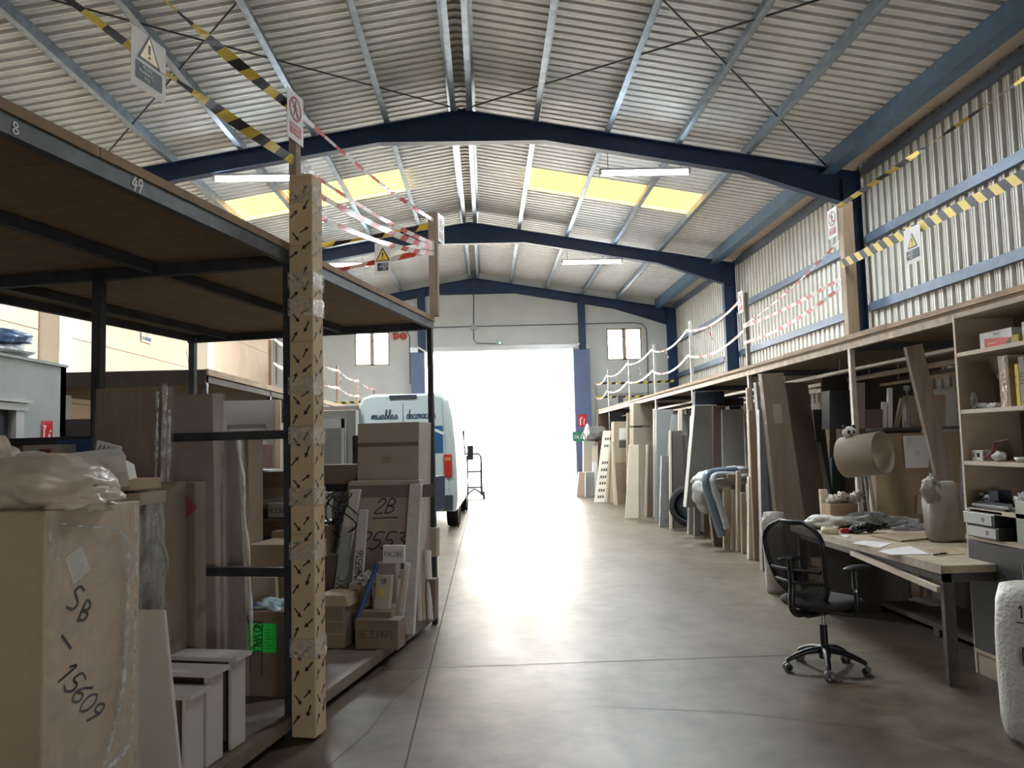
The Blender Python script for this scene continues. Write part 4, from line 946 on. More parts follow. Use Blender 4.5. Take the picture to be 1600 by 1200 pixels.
mb = MB(); mb.box(XO-1.2, XO+.9, 9.35, 9.39, 0, 2.0); o = mb.build('dark_screen', mat('dark_board', (.06, .05, .045), .9)); tag(o, 'dark brown board beside the corner of the white office block', 'panel')
def frame_panel(m2):
    def f(mb, pl, W_, H_):
        mb.mi = 1
        for a, b, c, d in ((.2, .1, .8, .12), (.2, .86, .8, .88), (.2, .1, .215, .88), (.785, .1, .8, .88)): mb.prect(pl, a*W_, b*H_, c*W_, d*H_, .002)
    return f
slab(HALL, 336, 437, 627, 8.6, .05, 0, [mat('grey_door', (.36, .35, .32), .6, 0, .05, 2), mat('grey_door_line', (.17, .16, .15), .6)], 'grey_door_leaf', 'grey panelled door leaf standing behind the left rack', 'door leaf', draw=frame_panel(0))
slab(HALL, 430, 438, 626, 8.55, .05, 0, PALE, 'timber_edge', 'pale timber strip at the right edge of the grey door leaf', 'board')
slab(HALL, 438, 458, 661, 8.9, .4, 0, mat('white_cabinet', (.5, .5, .48), .5), 'white_cabinet', 'narrow white cabinet right of the grey door leaf', 'cabinet')
def glz(mb, pl, W_, H_):
    mb.mi = 1
    for a, b, c, d in ((0, .0, 1, .03), (0, .93, 1, 1), (.1, 0, .2, 1), (.86, 0, .96, 1), (0, .45, 1, .47)): mb.prect(pl, (.1+.86*a if c == 1 else a)*W_, b*H_, (.96 if c == 1 else c)*W_, d*H_, .003)
slab(HALL, 490, 556, 642, 12.2, .3, 0, [mat('grey_green_cabinet', (.36, .37, .34), .6, 0, .04, 2), PAPER], 'tall_cabinet', 'tall grey-green cabinet standing under the left mezzanine', 'cabinet')
slab(HALL, 495, 540, 655, 12.1, .05, 0, [GREY, mat('white_frame', (.62, .66, .68), .5)], 'white_framed_sheet', 'glazed panel with a white frame leaning on the tall grey-green cabinet', 'panel', draw=glz)
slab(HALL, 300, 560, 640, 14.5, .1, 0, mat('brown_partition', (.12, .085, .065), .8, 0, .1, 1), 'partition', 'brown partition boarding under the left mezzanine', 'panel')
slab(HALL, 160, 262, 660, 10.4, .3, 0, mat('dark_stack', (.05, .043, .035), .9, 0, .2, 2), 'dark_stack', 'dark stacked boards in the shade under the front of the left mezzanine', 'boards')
# ------------------------------------------------------------------ right side storage row
GB = mat('grey_green_panel', (.235, .245, .215), .6, 0, .08, 2)
BRN = mat('brown_frame', (.14, .09, .07), .6, 0, .1, 3)
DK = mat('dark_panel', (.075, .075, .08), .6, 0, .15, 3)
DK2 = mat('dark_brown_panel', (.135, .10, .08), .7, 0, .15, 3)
TAN = mat('tan_board', (.34, .25, .17), .7, 0, .15, 3, .1, stretch=(5, 5, .8))
LT = mat('cream_board', (.62, .53, .42), .6, 0, .08, 3)
MID = mat('mid_grey_wrap', (.155, .15, .14), .55, 0, .15, 4, .3, 10)
ZR0 = .072
def RS(x0, x1, yt, Y, th, m, name, label, cat='panel', z0=None, **k):
    if z0 is None: z0 = ZR0 if (8.3 < Y < 15.7 and HALL.aX(x1, Y, 0) > XM+.03) else 0.0
    return slab(HALL, x0, x1, yt, Y, th, z0, m, name, label, cat, **k)
def plabel(mb, pl, W_, H_): mb.mi = 1; mb.prect(pl, W_*.25, H_*.74, W_*.55, H_*.84, .0015)
# nearest bay, behind the table
RS(1222, 1268, 584, 9.3, .12, [KRAFT, CARD3], 'kraft_plank', 'long kraft-wrapped plank leaning to the aisle, tallest in the near bay', t0=1190, t1=1224, draw=plabel, film_m=film('thin_film3', (.7, .7, .7), .08))
RS(1204, 1226, 597, 9.5, .1, MID, 'grey_wrapped_plank', 'grey wrapped plank just left of the leaning kraft plank', t0=1181, t1=1192)
RS(1192, 1206, 640, 9.45, .1, mat('dull_profile', (.16, .17, .18), .5), 'metal_profile', 'grey metal profile standing left of the grey wrapped plank', 'profile', t0=1186, t1=1196)
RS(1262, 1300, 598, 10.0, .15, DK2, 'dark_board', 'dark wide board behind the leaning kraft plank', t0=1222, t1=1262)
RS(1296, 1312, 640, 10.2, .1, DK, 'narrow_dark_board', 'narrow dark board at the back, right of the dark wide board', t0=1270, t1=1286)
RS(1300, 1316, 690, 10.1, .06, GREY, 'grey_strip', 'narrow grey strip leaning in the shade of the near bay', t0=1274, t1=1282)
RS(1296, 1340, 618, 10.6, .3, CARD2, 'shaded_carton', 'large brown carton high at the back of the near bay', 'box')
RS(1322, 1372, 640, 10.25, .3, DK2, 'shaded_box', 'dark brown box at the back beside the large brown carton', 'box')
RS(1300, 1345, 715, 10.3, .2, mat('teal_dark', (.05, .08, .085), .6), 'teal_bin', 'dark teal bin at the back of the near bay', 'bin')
def shelf_low(x0, x1, yt, Y, th, m, n, l, c='box', **k): RS(x0, x1, yt, Y, th, m, n, l, c, **k)
# back shelf with boxes over the table
b = HALL.atV(1400, 668, 8.4)
bs = empty('back_shelf', (5.0, 8.55, 0), 'dark board shelf high behind the work table', 'shelf')
mb = MB(); mb.box(4.25, 6.2, 8.35, 8.75, b[2]-.03, b[2]); mb.build('shelf_board', DK, bs)
for x in (4.3, 6.12):
    mb = MB(); mb.box(x, x+.05, 8.5, 8.55, 0, b[2]-.03); mb.build('leg', DK, bs)
zsh = b[2]
def on_shelf(x0, x1, yt, m, name, label, cat='box', Y=8.45, th=.2, **k): return slab(HALL, x0, x1, yt, Y, th, zsh, m, name, label, cat, **k)
on_shelf(1417, 1478, 618, TAN, 'tan_sheet', 'tan panel at the right end of the shelf behind the leaning timber', 'panel', th=.1)
for k, (x0, x1, yt, t0_, lb) in enumerate([(1379, 1386, 628, 1379, 'shorter white lath standing on the back shelf'), (1388, 1395, 606, 1388, 'taller white lath standing on the back shelf, beside the shorter one'), (1398, 1405, 622, 1408, 'slanting brown lath right of the two white laths')]):
    on_shelf(x0, x1, yt, [PAPER, PAPER, TIMB][k], 'lath', lb, 'lath', th=.04, t0=t0_, t1=t0_+7)
mb = MB(); p = HALL.atV(1418, 602, 8.4); mb.lathe((p[0], 8.42, zsh), [(.03, 0), (.03, .01), (.012, .03), (.012, p[2]-zsh-.06), (.035, p[2]-zsh-.05), (.03, p[2]-zsh)], 12)
o = mb.build('metal_fitting', MATS['galvanised_steel']); tag(o, 'metal pipe fitting standing on the back shelf', 'fitting')
on_shelf(1336, 1352, 598, mat('mauve_box', (.30, .24, .24), .8), 'mauve_box', 'small mauve box at the left on the back shelf', th=.15, Y=8.42)
on_shelf(1296, 1334, 610, BLACKP, 'black_case', 'black case with shiny clips on the left of the back shelf', 'case')
on_shelf(1350, 1380, 640, DK2, 'dark_carton', 'dark carton low on the back shelf beside the mauve box')
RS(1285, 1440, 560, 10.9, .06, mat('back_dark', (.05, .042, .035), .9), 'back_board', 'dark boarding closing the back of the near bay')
# long mouldings hung under the deck
for k, (x0, y0, x1, y1) in enumerate([(1290, 575, 1480, 548), (1300, 596, 1480, 570), (1365, 592, 1482, 575)]):
    a = HALL.atU(x0, y0, 4.4+.3*k); c = HALL.atU(x1, y1, 4.4+.3*k)
    zz = 2.33-.07*k
    mb = MB(); mb.bar((4.2+.35*k, 9.6, zz), (4.2+.35*k, 5.4, zz), .05, .03)
    for y in (6.0, 9.2): mb.bar((4.2+.35*k, y, zz), (4.2+.35*k, y, ZM), .008)
    o = mb.build('hung_moulding', [LIGHTST, PALE, PALE][k]); tag(o, ['grey moulding', 'pale wooden moulding', 'pale wooden moulding, furthest from the aisle,'][k]+' stored on hangers below the mezzanine deck', 'moulding')
# second bay 10.7-13.6
RS(1177, 1186, 606, 10.4, .06, LT, 'cream_batten', 'cream batten standing at the steel post of the second bay', t0=1167, t1=1174, cat='board')
RS(1179, 1198, 640, 10.25, .05, TAN, 'tan_batten', 'tan batten standing right behind the cream batten', t0=1170, t1=1184, cat='board')
RS(1170, 1180, 745, 10.35, .08, LT, 'wrapped_roll', 'cream wrapped roll at the foot of the cream batten', 'roll')
RS(1188, 1200, 770, 10.1, .06, DK, 'dark_batten', 'dark batten standing by the near end of the base rail', 'board')
RS(1160, 1168, 770, 10.9, .06, TAN, 'thin_batten', 'thin tan batten left of the cream wrapped roll', 'board', t0=1158, t1=1165)
RS(1152, 1158, 736, 11.1, .08, CARD3, 'paper_roll', 'kraft paper roll standing upright in the second bay', 'roll')
RS(1131, 1142, 762, 11.4, .05, CARD, 'card_strip', 'short cardboard strip at the left of the kraft paper roll', 'board')
RS(1143, 1151, 765, 11.3, .05, CARD3, 'narrow_card', 'narrow cardboard piece carrying the small open box', 'board')
RS(1137, 1156, 741, 11.35, .15, CARD2, 'small_open_box', 'small brown box perched on the narrow cardboard piece', 'box', z0=1.0)
RS(1116, 1132, 790, 11.7, .1, DK2, 'dark_low_box', 'low dark brown box leaning at the foot of the wrapped chair', 'box', t0=1108, t1=1122)
# wrapped armchair legs / tubular frame
mb = MB()
P_ = lambda x, y, Y: V(HALL.atV(x, y, Y))
mb.tube(spl([P_(1128, 838, 11.3), P_(1112, 790, 11.35), P_(1102, 752, 11.4), P_(1112, 738, 11.5), P_(1150, 735, 11.7)], 5), .055, 10)
mb.mi = 1; mb.tube(spl([P_(1136, 826, 11.2), P_(1122, 780, 11.25), P_(1114, 750, 11.3), P_(1122, 742, 11.4), P_(1150, 742, 11.6)], 5), .045, 10)
o = mb.build('wrapped_chair_frame', [mat('blue_grey_wrap', (.12, .16, .20), .3, 0, .2, 6, .4, 12), mat('clear_grey_wrap', (.34, .36, .36), .2, 0, .2, 6, .5, 14)]); tag(o, 'bent tubular furniture frame wrapped in grey film in the second bay', 'chair frame')
mb = MB(); mb.blob(P_(1118, 750, 12.0), (.32, .3, .17), 4, .22, 1.6, 20, .1); mb.blob(P_(1104, 772, 11.9), (.20, .2, .26), 8, .22, 1.6, 20, .1); mb.blob(P_(1150, 742, 12.1), (.3, .3, .13), 9, .2, 2, 16, .1)
for v_ in mb.v: v_.z = max(v_.z, ZR0)
o = mb.build('foam_roll', mat('pale_foam', (.40, .39, .36), .7, 0, .06, 4, .3, 12)); tag(o, 'pale bundled foam sheet slumped over the wrapped furniture frame', 'foam')
RS(1072, 1136, 633, 12.6, .2, GB, 'grey_green_mattress', 'grey-green mattress-like panel hanging back in the second bay', z0=.5, t0=1086, t1=1120)
RS(1114, 1134, 634, 12.55, .08, BRN, 'brown_headboard_edge', 'dark reddish-brown frame between two grey-green panels', z0=.5)
RS(1130, 1166, 640, 12.5, .2, mat('grey_green_panel2', (.27, .27, .24), .6, 0, .08, 2), 'grey_upholstered_sheet', 'grey upholstered panel right of the reddish-brown frame', z0=.5, t0=1128, t1=1162)
RS(1100, 1170, 800, 12.8, .5, DK2, 'base_crate', 'dark crate supporting the upholstered panels in the second bay', 'crate')
RS(1086, 1132, 612, 12.7, .2, mat('navy_box', (.02, .03, .05), .7), 'navy_box', 'navy box pushed up against the deck in the second bay', 'box', z0=HALL.atV(1100, 634, 12.7)[2])
RS(1131, 1162, 622, 12.9, .2, BLACKP, 'black_shelf_box', 'black box with shiny edges above the grey upholstered panel', 'box', z0=HALL.atV(1140, 634, 12.9)[2])
# third bay 13.6-16.6
RS(1078, 1084, 650, 13.3, .05, LT, 'cream_pole', 'cream pole tied to the third post of the right row', 'pole', t0=1079, t1=1084)
RS(1076, 1098, 706, 13.2, .12, [mat('stacked_grey_wood', (.22, .19, .16), .7, 0, .3, 30, stretch=(8, 8, .5))], 'lath_stack', 'bundle of grey-brown laths standing at the third post', 'boards', t0=1079, t1=1086)
RS(1085, 1095, 775, 12.9, .05, mat('grey_a', (.18, .18, .17), .6), 'grey_batten', 'short grey batten right of the bundle of laths', 'board')
RS(1050, 1076, 673, 14.1, .05, mat('dark_board_a', (.115, .095, .08), .6, 0, .1, 2), 'wide_dark_board', 'wide dark board with a pale left edge in the third bay', t0=1048, t1=1066)
RS(1047, 1051, 673, 14.05, .06, LT, 'pale_edge_board', 'thin pale board against the wide dark board', 'board', t0=1046, t1=1049)
RS(1066, 1076, 680, 14.3, .05, DK2, 'brown_curved_board', 'dark brown board between the wide dark board and the wheel', 'board')
RS(1060, 1066, 640, 14.2, .05, LT, 'cream_block', 'ragged cream foam piece above the dark board', 'foam')
mb = MB(); c = P_(1078, 785, 13.7); c.z = ZR0+.36; mb.lathe(c+V((0, 0, 0)), [(.26, -.09), (.33, -.10), (.36, -.05), (.36, .05), (.33, .10), (.26, .09), (.26, -.09)], 32, axis=(.45, 1, 0)); mb.mi = 1; mb.lathe(c, [(.0, .02), (.24, .03), (.26, .08)], 24, axis=(.45, 1, 0))
o = mb.build('tyre', [RUBBER, MATS['galvanised_steel']]); tag(o, 'black tyre standing behind the bundle of grey-brown laths', 'tyre')
RS(1031, 1048, 712, 14.4, .1, mat('dim_bubble', (.17, .17, .165), .5, 0, .2, 10, .6, 40), 'bubble_wrapped_board', 'bubble-wrapped board left of the wide dark board', t0=1034, t1=1048)
RS(1026, 1052, 640, 15.2, .2, mat('grey_b', (.19, .20, .19), .7, 0, .1, 2), 'grey_mattress', 'grey mattress standing at the back of the third bay')
RS(1032, 1062, 648, 15.0, .1, mat('grey_c', (.26, .26, .25), .6, 0, .1, 2), 'tilted_grey_sheet', 'tilted grey sheet in front of the grey mattress', t0=1050, t1=1078)
RS(1026, 1034, 640, 15.9, .05, DK, 'black_sheet', 'black panel beside the fourth post')
# fourth bay
RS(1021, 1028, 640, 16.3, .05, LT, 'pale_batten', 'pale batten tied to the fourth post of the right row', 'board')
RS(1008, 1025, 695, 16.4, .05, DK2, 'dark_leaf', 'dark board with a pale left edge beside the white door leaf', t0=1011, t1=1025)
RS(1007, 1011, 695, 16.35, .05, PALE, 'pale_strip', 'pale strip at the left edge of the dark board in the fourth bay', 'board', t0=1010, t1=1013)
RS(990, 1020, 630, 18.3, .5, mat('tan_box_a', (.30, .26, .2), .8), 'upper_carton', 'large tan carton in the fourth bay, upper of two', 'box', z0=HALL.atV(1000, 665, 18.3)[2])
RS(990, 1020, 668, 18.2, .5, mat('tan_box_b', (.27, .235, .185), .8), 'lower_carton', 'large tan carton in the fourth bay, lower of two', 'box')
RS(977, 998, 695, 16.2, .04, LT, 'white_door_leaf', 'sunlit white door leaf leaning at the front of the fourth bay', 'door leaf', t0=983, t1=998, z0=0, draw=lambda mb, pl, W_, H_: (setattr(mb, 'mi', 0), mb.prect(pl, W_*.3, H_*.9, W_*.36, H_*.93, .002)))
RS(996, 1001, 700, 16.25, .05, TAN, 'door_edge', 'tan edge board right behind the sunlit white door leaf', 'board', t0=998, t1=1001)
RS(1001, 1006, 705, 16.6, .05, GREY, 'slanted_rod', 'slanting grey rail between the white door leaf and the dark board', 'rail', t0=996, t1=1000)
RS(980, 990, 645, 18.9, .1, TAN, 'tan_upright', 'tan upright board left of the stacked tan cartons', 'board')
RS(985, 990, 668, 17.2, .03, LT, 'thin_cream_stick', 'thin cream stick rising behind the white door leaf', 'stick')
# fifth bay and the far end
def holes(mb, pl, W_, H_):
    mb.mi = 1
    for k, y in enumerate((.90, .80, .56, .46, .36, .27, .17, .08)):
        for j in range(3): mb.prect(pl, W_*(.25+.22*j), H_*y-.04, W_*(.40+.22*j), H_*y+.03, .002)
slab(HALL, 929, 945, 673, 20.6, .05, 0, [mat('white_slotted', (.80, .76, .66), .6), mat('hole_dark', (.08, .07, .06), .8)], 'slotted_board', 'white board with rows of dark slots leaning at the far end of the right row', 'board', t0=943, t1=955, lean=.1, draw=holes)
for k, (x0, t0_, yt) in enumerate([(945, 953, 690), (949, 956, 668), (954, 957, 676)]):
    slab(HALL, x0, x0+4, yt, 20.5-.1*k, .05, 0, [LT, TAN, LT][k], 'leaning_batten', ['cream batten directly right of the slotted board', 'tan batten, second to the right of the slotted board', 'cream batten, third to the right of the slotted board'][k], 'board', t0=t0_, t1=t0_+4)
def pic(mb, pl, W_, H_):
    mb.mi = 1; mb.prect(pl, W_*.35, H_*.78, W_*.8, H_*.92, .002); mb.mi = 2; mb.prect(pl, W_*.35, H_*.68, W_*.8, H_*.77, .002); mb.mi = 3; mb.prect(pl, 0, 0, W_, H_*.5, .002)
slab(HALL, 959, 983, 659, 19.9, .4, 0, [mat('tan_box_c', (.36, .30, .22), .8), PAPER, DK, mat('brown_wrap', (.22, .16, .11), .5, 0, .25, 8)], 'film_wrapped_pallet', 'brown wrapped stack with a white label behind the slotted board', 'box', draw=pic)
slab(HALL, 960, 965, 690, 19.6, .03, 0, LT, 'white_stick', 'thin white stick leaning on the brown wrapped stack', 'stick', t0=956, t1=959)
slab(HALL, 912, 930, 689, 24.0, .3, 0, mat('tan_box_d', (.42, .37, .30), .8), 'end_carton', 'tall tan carton standing at the far end beside the blue door casing', 'box')
slab(HALL, 925, 934, 697, 23.9, .05, 0, LT, 'end_white_board', 'sunlit narrow board right of the tall tan carton', 'board')
slab(HALL, 915, 929, 738, 23.0, .3, 0, GREY, 'end_grey_box', 'grey box on the floor at the far end of the right row', 'box')
slab(HALL, 901, 914, 738, 22.8, .3, 0, [mat('pink_tan', (.45, .33, .26), .8)], 'end_small_box', 'small pinkish box on the floor nearest the open gate', 'box', t0=905, t1=914)
slab(HALL, 926, 932, 722, 23.4, .1, 0, PAPER, 'end_white_block', 'small white block between the grey box and the slotted board', 'block')
mb = MB(); mb.blob(P_(931, 678, 24.2), (.42, .3, .22), 3, .2, 2, 16, .2); mb.mi = 1; mb.blob(P_(918, 675, 24.0), (.08, .15, .22), 5, .3, 2, 12, .2)
o = mb.build('grey_bundle', [mat('grey_bundle', (.24, .23, .22), .7, 0, .1, 8), PAPER]); tag(o, 'grey bundle with a white end resting on the tall tan carton', 'bundle')
slab(HALL, 934, 952, 640, 25.0, .3, 0, BRN, 'brown_cupboard', 'reddish brown cupboard under the far end of the right mezzanine', 'cupboard')
slab(HALL, 952, 975, 640, 25.1, .3, 0, mat('slate_cupboard', (.10, .13, .18), .5), 'slate_cupboard', 'slate-blue cupboard under the far end of the right mezzanine', 'cupboard')
slab(HALL, 934, 1000, 650, 25.44, .1, 0, DK2, 'far_boarding', 'dark boarding at the far end below the right mezzanine', 'boards')
# things standing on the far deck
slab(HALL, 966, 974, 618, 24.4, .2, ZM+.04, DK, 'dark_case', 'dark case standing on the far part of the right mezzanine', 'case')
q = HALL.atV(914, 657, YG-.35)
mb = MB(); pl = Pl((q[0]-.22, YG-.345, q[2]-.15), (1, 0, 0), (0, 0, 1)); mb.prect(pl, 0, -.05, .3, .35, .001); mb.mi = 1
mb.pline(pl, [(.07, .02), (.07, .2), (.12, .25)], .04, .002); mb.pline(pl, [(.18, .03), (.2, .2)], .03, .002); mb.mi = 2; mb.prect(pl, -.2, -.52, .3, -.2, .001); mb.mi = 1; mb.write(pl, 'SALIDA', -.15, -.42, .09, .014, .002)
o = mb.build('safety_sign', [SIGNR, PAPER, mat('sign_green', (.02, .22, .12), .5)]); tag(o, 'small red and green safety signs on the blue casing right of the gate', 'sign')
# ------------------------------------------------------------------ work table
TZ = .755
TX0, TX1, TY0, TY1 = 2.86, 3.92, 4.98, 7.45
tb = empty('work_table', ((TX0+TX1)/2, (TY0+TY1)/2, 0), 'long plywood-topped packing table with dark steel legs beside the shelving unit', 'table')
mb = MB(); mb.box(TX0, TX1, TY0, TY1, TZ-.05, TZ); mb.build('tabletop', mat('table_ply', (.42, .35, .25), .5, 0, .25, 4, .1, 20), tb, bevel=.004)
mb = MB(); mb.box(TX0-.012, TX0+.0, TY0, TY1, TZ-.052, TZ+.003); mb.build('edge_strip', mat('edge_strip', (.50, .43, .33), .3, 0, .2, 8), tb)
for x, y in ((TX0+.05, TY0+.05), (TX1-.05, TY0+.05), (TX0+.05, TY1-.1), (TX1-.05, TY1-.1)):
    mb = MB(); mb.box(x-.035, x+.035, y-.02, y+.02, 0, TZ-.11); mb.build('leg', mat('leg_steel', (.09, .085, .085), .45, .3, .3, 6), tb)
mb = MB()
for x in (TX0+.05, TX1-.05): mb.box(x-.02, x+.02, TY0+.03, TY1-.05, TZ-.11, TZ-.05)
mb.box(TX0+.03, TX1-.03, TY0+.03, TY0+.07, TZ-.11, TZ-.05); mb.box(TX0+.03, TX1-.03, TY1-.12, TY1-.08, TZ-.11, TZ-.05)
mb.build('frame', MATS['leg_steel'], tb)
mb = MB(); mb.bar((TX0-.02, TY0+.02, TZ-.15), (TX0+.0, TY0+1.25, TZ-.09), .03, .035); mb.build('side_rail', LT, tb)
# under the table: grey board, dark crate, pallet
mb = MB(); mb.box(3.0, 3.75, 7.1, 7.13, 0, TZ-.12); tag(mb.build('grey_sheet', mat('under_grey', (.13, .125, .12), .6, 0, .1, 2)), 'dark grey sheet standing under the far end of the packing table', 'panel')
mb = MB(); mb.box(4.02, 4.07, 5.3, 7.4, .05, .62); mb.mi = 1; mb.box(4.01, 4.02, 5.5, 6.3, .12, .55); tag(mb.build('wrapped_boards', [DK2, mat('dim_film', (.17, .19, .17), .2, 0, .25, 5, .5, 9)]), 'dim film-wrapped boards stored behind the packing table legs', 'boards')
mb = MB(); mb.box(3.5, 4.6, 5.3, 7.2, .06, .10)
for y in (5.35, 6.2, 7.1): mb.box(3.5, 4.6, y, y+.08, 0, .06)
tag(mb.build('low_pallet', mat('pallet_dark', (.10, .085, .07), .8, 0, .2, 5)), 'low dark pallet on the floor under the packing table', 'pallet')
def on_table(px, py): p = FZ(px, py, TZ+.001); return p
# papers
def sheet(pxs, m, name, label, cat='paper', dz=0.002, th=.0015, draw=None):
    P = [FZ(x, y, TZ+dz) for x, y in pxs]; mb = MB(); mb.hexa(P+[p+V((0, 0, th)) for p in P])
    if draw: draw(mb, P)
    o = mb.build(name, m); tag(o, label, cat); return o
def lines_on(mb, P):
    mb.mi = 1; a, b, c, d = P
    for k in range(8):
        t0, t1 = .12+.095*k, .13+.095*k
        l = lambda t, s_: a.lerp(b, s_).lerp(d.lerp(c, s_), t)+V((0, 0, .0022))
        mb.add([l(t0, .12), l(t0, .8-.2*(k % 3 == 1)), l(t1, .8-.2*(k % 3 == 1)), l(t1, .12)], [(0, 1, 2, 3)])
sheet([(1330, 849), (1375, 856), (1394, 849), (1350, 845)], [PAPER, mat('print_grey', (.35, .35, .36), .6)], 'paper_sheet', 'printed white paper, further of the two on the packing table', draw=lines_on)
sheet([(1372, 861), (1392, 867), (1452, 866), (1422, 853)], [PAPER, MATS['print_grey']], 'paper_sheet', 'blank white paper nearest to the binders on the packing table')
sheet([(1446, 858), (1470, 868), (1508, 866), (1490, 854)], mat('kraft_sheet', (.33, .24, .15), .8, 0, .15, 5), 'kraft_offcut', 'kraft cardboard offcut at the right end of the packing table', 'cardboard')
sheet([(1360, 838), (1408, 847), (1486, 840), (1440, 832)], CARD, 'cardboard_offcut', 'flat cardboard sheet lying at the back of the packing table', 'cardboard', th=.014)
sheet([(1312, 837), (1322, 840), (1330, 838), (1319, 836)], PAPER, 'white_ring_label', 'small white disc on the packing table below the tape roll', 'label', th=.004)
# tape roll
p = FZ(1297, 834, TZ); mb = MB(); mb.lathe((p.x, p.y, TZ+.003), [(.038, 0), (.068, 0), (.068, .055), (.038, .055), (.038, 0)], 28); mb.mi = 1; mb.lathe((p.x, p.y, TZ+.003), [(.037, .001), (.037, .054)], 24)
tag(mb.build('tape_roll', [mat('cream_tape', (.62, .57, .40), .3), CARD]), 'cream roll of packing tape on the packing table', 'tape roll')
# red dispenser
p = FZ(1323, 833, TZ); mb = MB(); mb.obox(p+V((0, 0, .022)), (.055, .01, 0), (0, .02, 0), (0, 0, .02)); mb.mi = 1; mb.lathe(p+V((.06, 0, .03)), [(.0, -.015), (.03, -.015), (.03, .015), (0, .015)], 16, axis=(0, 1, 0))
tag(mb.build('tape_cutter', [SIGNR, BLACKP], bevel=.004), 'red and black tape cutter beside the cream tape roll', 'tape cutter')
mb = MB(); p = FZ(1350, 833, TZ)
for k in range(6): mb.blob(p+V((-.08+.045*k, .02*math.sin(k*2), .025+.02*(k % 3))), (.045, .035, .02), k, .5, 3, 10, .3)
mb.tube(spl([p+V((-.1, -.04, .01)), p+V((-.02, -.05, .03)), p+V((.06, .0, .07)), p+V((.15, .02, .03))], 5), .012, 8)
tag(mb.build('black_straps', BLACKP), 'heap of black straps on the packing table behind the papers', 'straps')
def clampz(mb, z):
    for v_ in mb.v: v_.z = max(v_.z, z)
mb = MB(); mb.blob(FZ(1295, 826, TZ)+V((0, .05, .05)), (.19, .13, .065), 1, .2, 2, 26, .12); clampz(mb, TZ+.001); tag(mb.build('foam_packing', mat('foam_white', (.62, .62, .56), .4, 0, .08, 8, .5, 40)), 'rolled white foam packing at the left end of the packing table', 'packing')
mb = MB(); mb.blob(FZ(1358, 824, TZ)+V((0, .05, .06)), (.24, .14, .07), 5, .25, 2, 26, .15); mb.blob(FZ(1400, 824, TZ)+V((.0, .05, .04)), (.22, .12, .05), 7, .25, 2, 22, .15); clampz(mb, TZ+.001); tag(mb.build('bubble_wrap', BUBBLE), 'heap of bubble wrap along the back of the packing table', 'bubble wrap')
mb = MB(); mb.blob(FZ(1440, 828, TZ)+V((0, .02, .02)), (.22, .09, .03), 6, .3, 2, 18, .2); clampz(mb, TZ+.001); tag(mb.build('grey_film_roll', film('grey_film', (.35, .36, .37), .8)), 'flattened grey film on the back right of the packing table', 'film')
for k, (x, y) in enumerate(((1463, 868), (1473, 866))):
    p = FZ(x, y, TZ+.004); mb = MB(); mb.obox(p+V((0, 0, .006)), (.022, .004, 0), (0, .008, 0), (0, 0, .005)); mb.bar(p+V((.02, 0, .006)), p+V((.045, .006, .006)), .006); tag(mb.build('pen_knife', BLACKP, bevel=.002), ['left of the two small dark blades lying on the kraft offcut', 'right of the two small dark blades lying on the kraft offcut'][k], 'blade')
# behind the table
sl = lambda *a, **k: slab(HALL, *a, **k)
sl(1286, 1300, 765, 7.38, .05, TZ+.001, LT, 'cream_block', 'cream wooden block standing at the left end of the packing table', 'block', t0=1279+3, t1=1293)
sl(1297, 1341, 788, 7.2, .18, TZ+.001, mat('open_box_tan', (.36, .25, .15), .8, 0, .1, 4), 'open_tan_box', 'open tan box full of scrap film on the packing table', 'box')
mb = MB(); 
for k, (x, y) in enumerate(((1302, 782), (1316, 778), (1330, 782), (1340, 776))): mb.blob(HALL.W(*HALL.atV(x, y, 7.28)), (.055, .05, .045), k+2, .5, 3, 12, .5)
tag(mb.build('scrap_film', mat('scrap_film', (.62, .54, .47), .3, 0, .3, 10, .5, 30)), 'crumpled scrap film overflowing from the open tan box', 'packing')
RS(1366, 1500, 678, 7.75, .04, mat('brown_backing', (.33, .24, .145), .8, 0, .12, 2), 'brown_backboard', 'wide brown cardboard sheet standing behind the packing table', 'cardboard', z0=0)
RS(1367, 1376, 730, 7.6, .05, LT, 'slanted_lath', 'slanting pale lath in front of the left edge of the wide brown cardboard sheet', 'lath', z0=0, t0=1360, t1=1368)
def doc(mb, pl, W_, H_):
    mb.mi = 1
    for k in range(10): mb.prect(pl, W_*.1, H_*(.93-.03*k), W_*(.25+.2*random.random()), H_*(.937-.03*k), .0012)
    mb.write(pl, 'XI', W_*.5, H_*.42, .03, .004, .0012); mb.prect(pl, W_*.45, H_*.38, W_*.65, H_*.39, .0012)
sl(1415, 1451, 681, 7.72, .004, HALL.atV(1433, 731, 7.72)[2], [PAPER, GREY], 'pinned_sheet', 'white printed sheet pinned on the wide brown cardboard', 'paper', t0=1411, t1=1452, draw=doc, bevel=0)
sl(1433, 1455, 774, 7.71, .004, HALL.atV(1445, 803, 7.71)[2], mat('tan_paper', (.40, .34, .26), .7), 'tan_note', 'faded tan note low on the wide brown cardboard', 'paper', bevel=0)
# leaning timber plank
mb = MB(); a = V(HALL.atV(1478, 760, 6.9)); b2 = V(HALL.atV(1426, 540, 6.9)); d_ = (b2-a).normalized(); a0 = a-d_*((a.z-0.78)/d_.z)
mb.bar(a0, b2, .15, .05, up=(0, 1, 0)); o = mb.build('leaning_timber', mat('grey_timber', (.25, .20, .16), .7, 0, .25, 3, .2, 12, stretch=(5, 5, .6))); tag(o, 'weathered timber plank leaning from the packing table up to the mezzanine deck', 'timber')
mb = MB(); mb.bar(b2-V((.085, .03, 0)), a-V((.085, .03, 0)), .012, .06, up=(0, 1, 0)); 
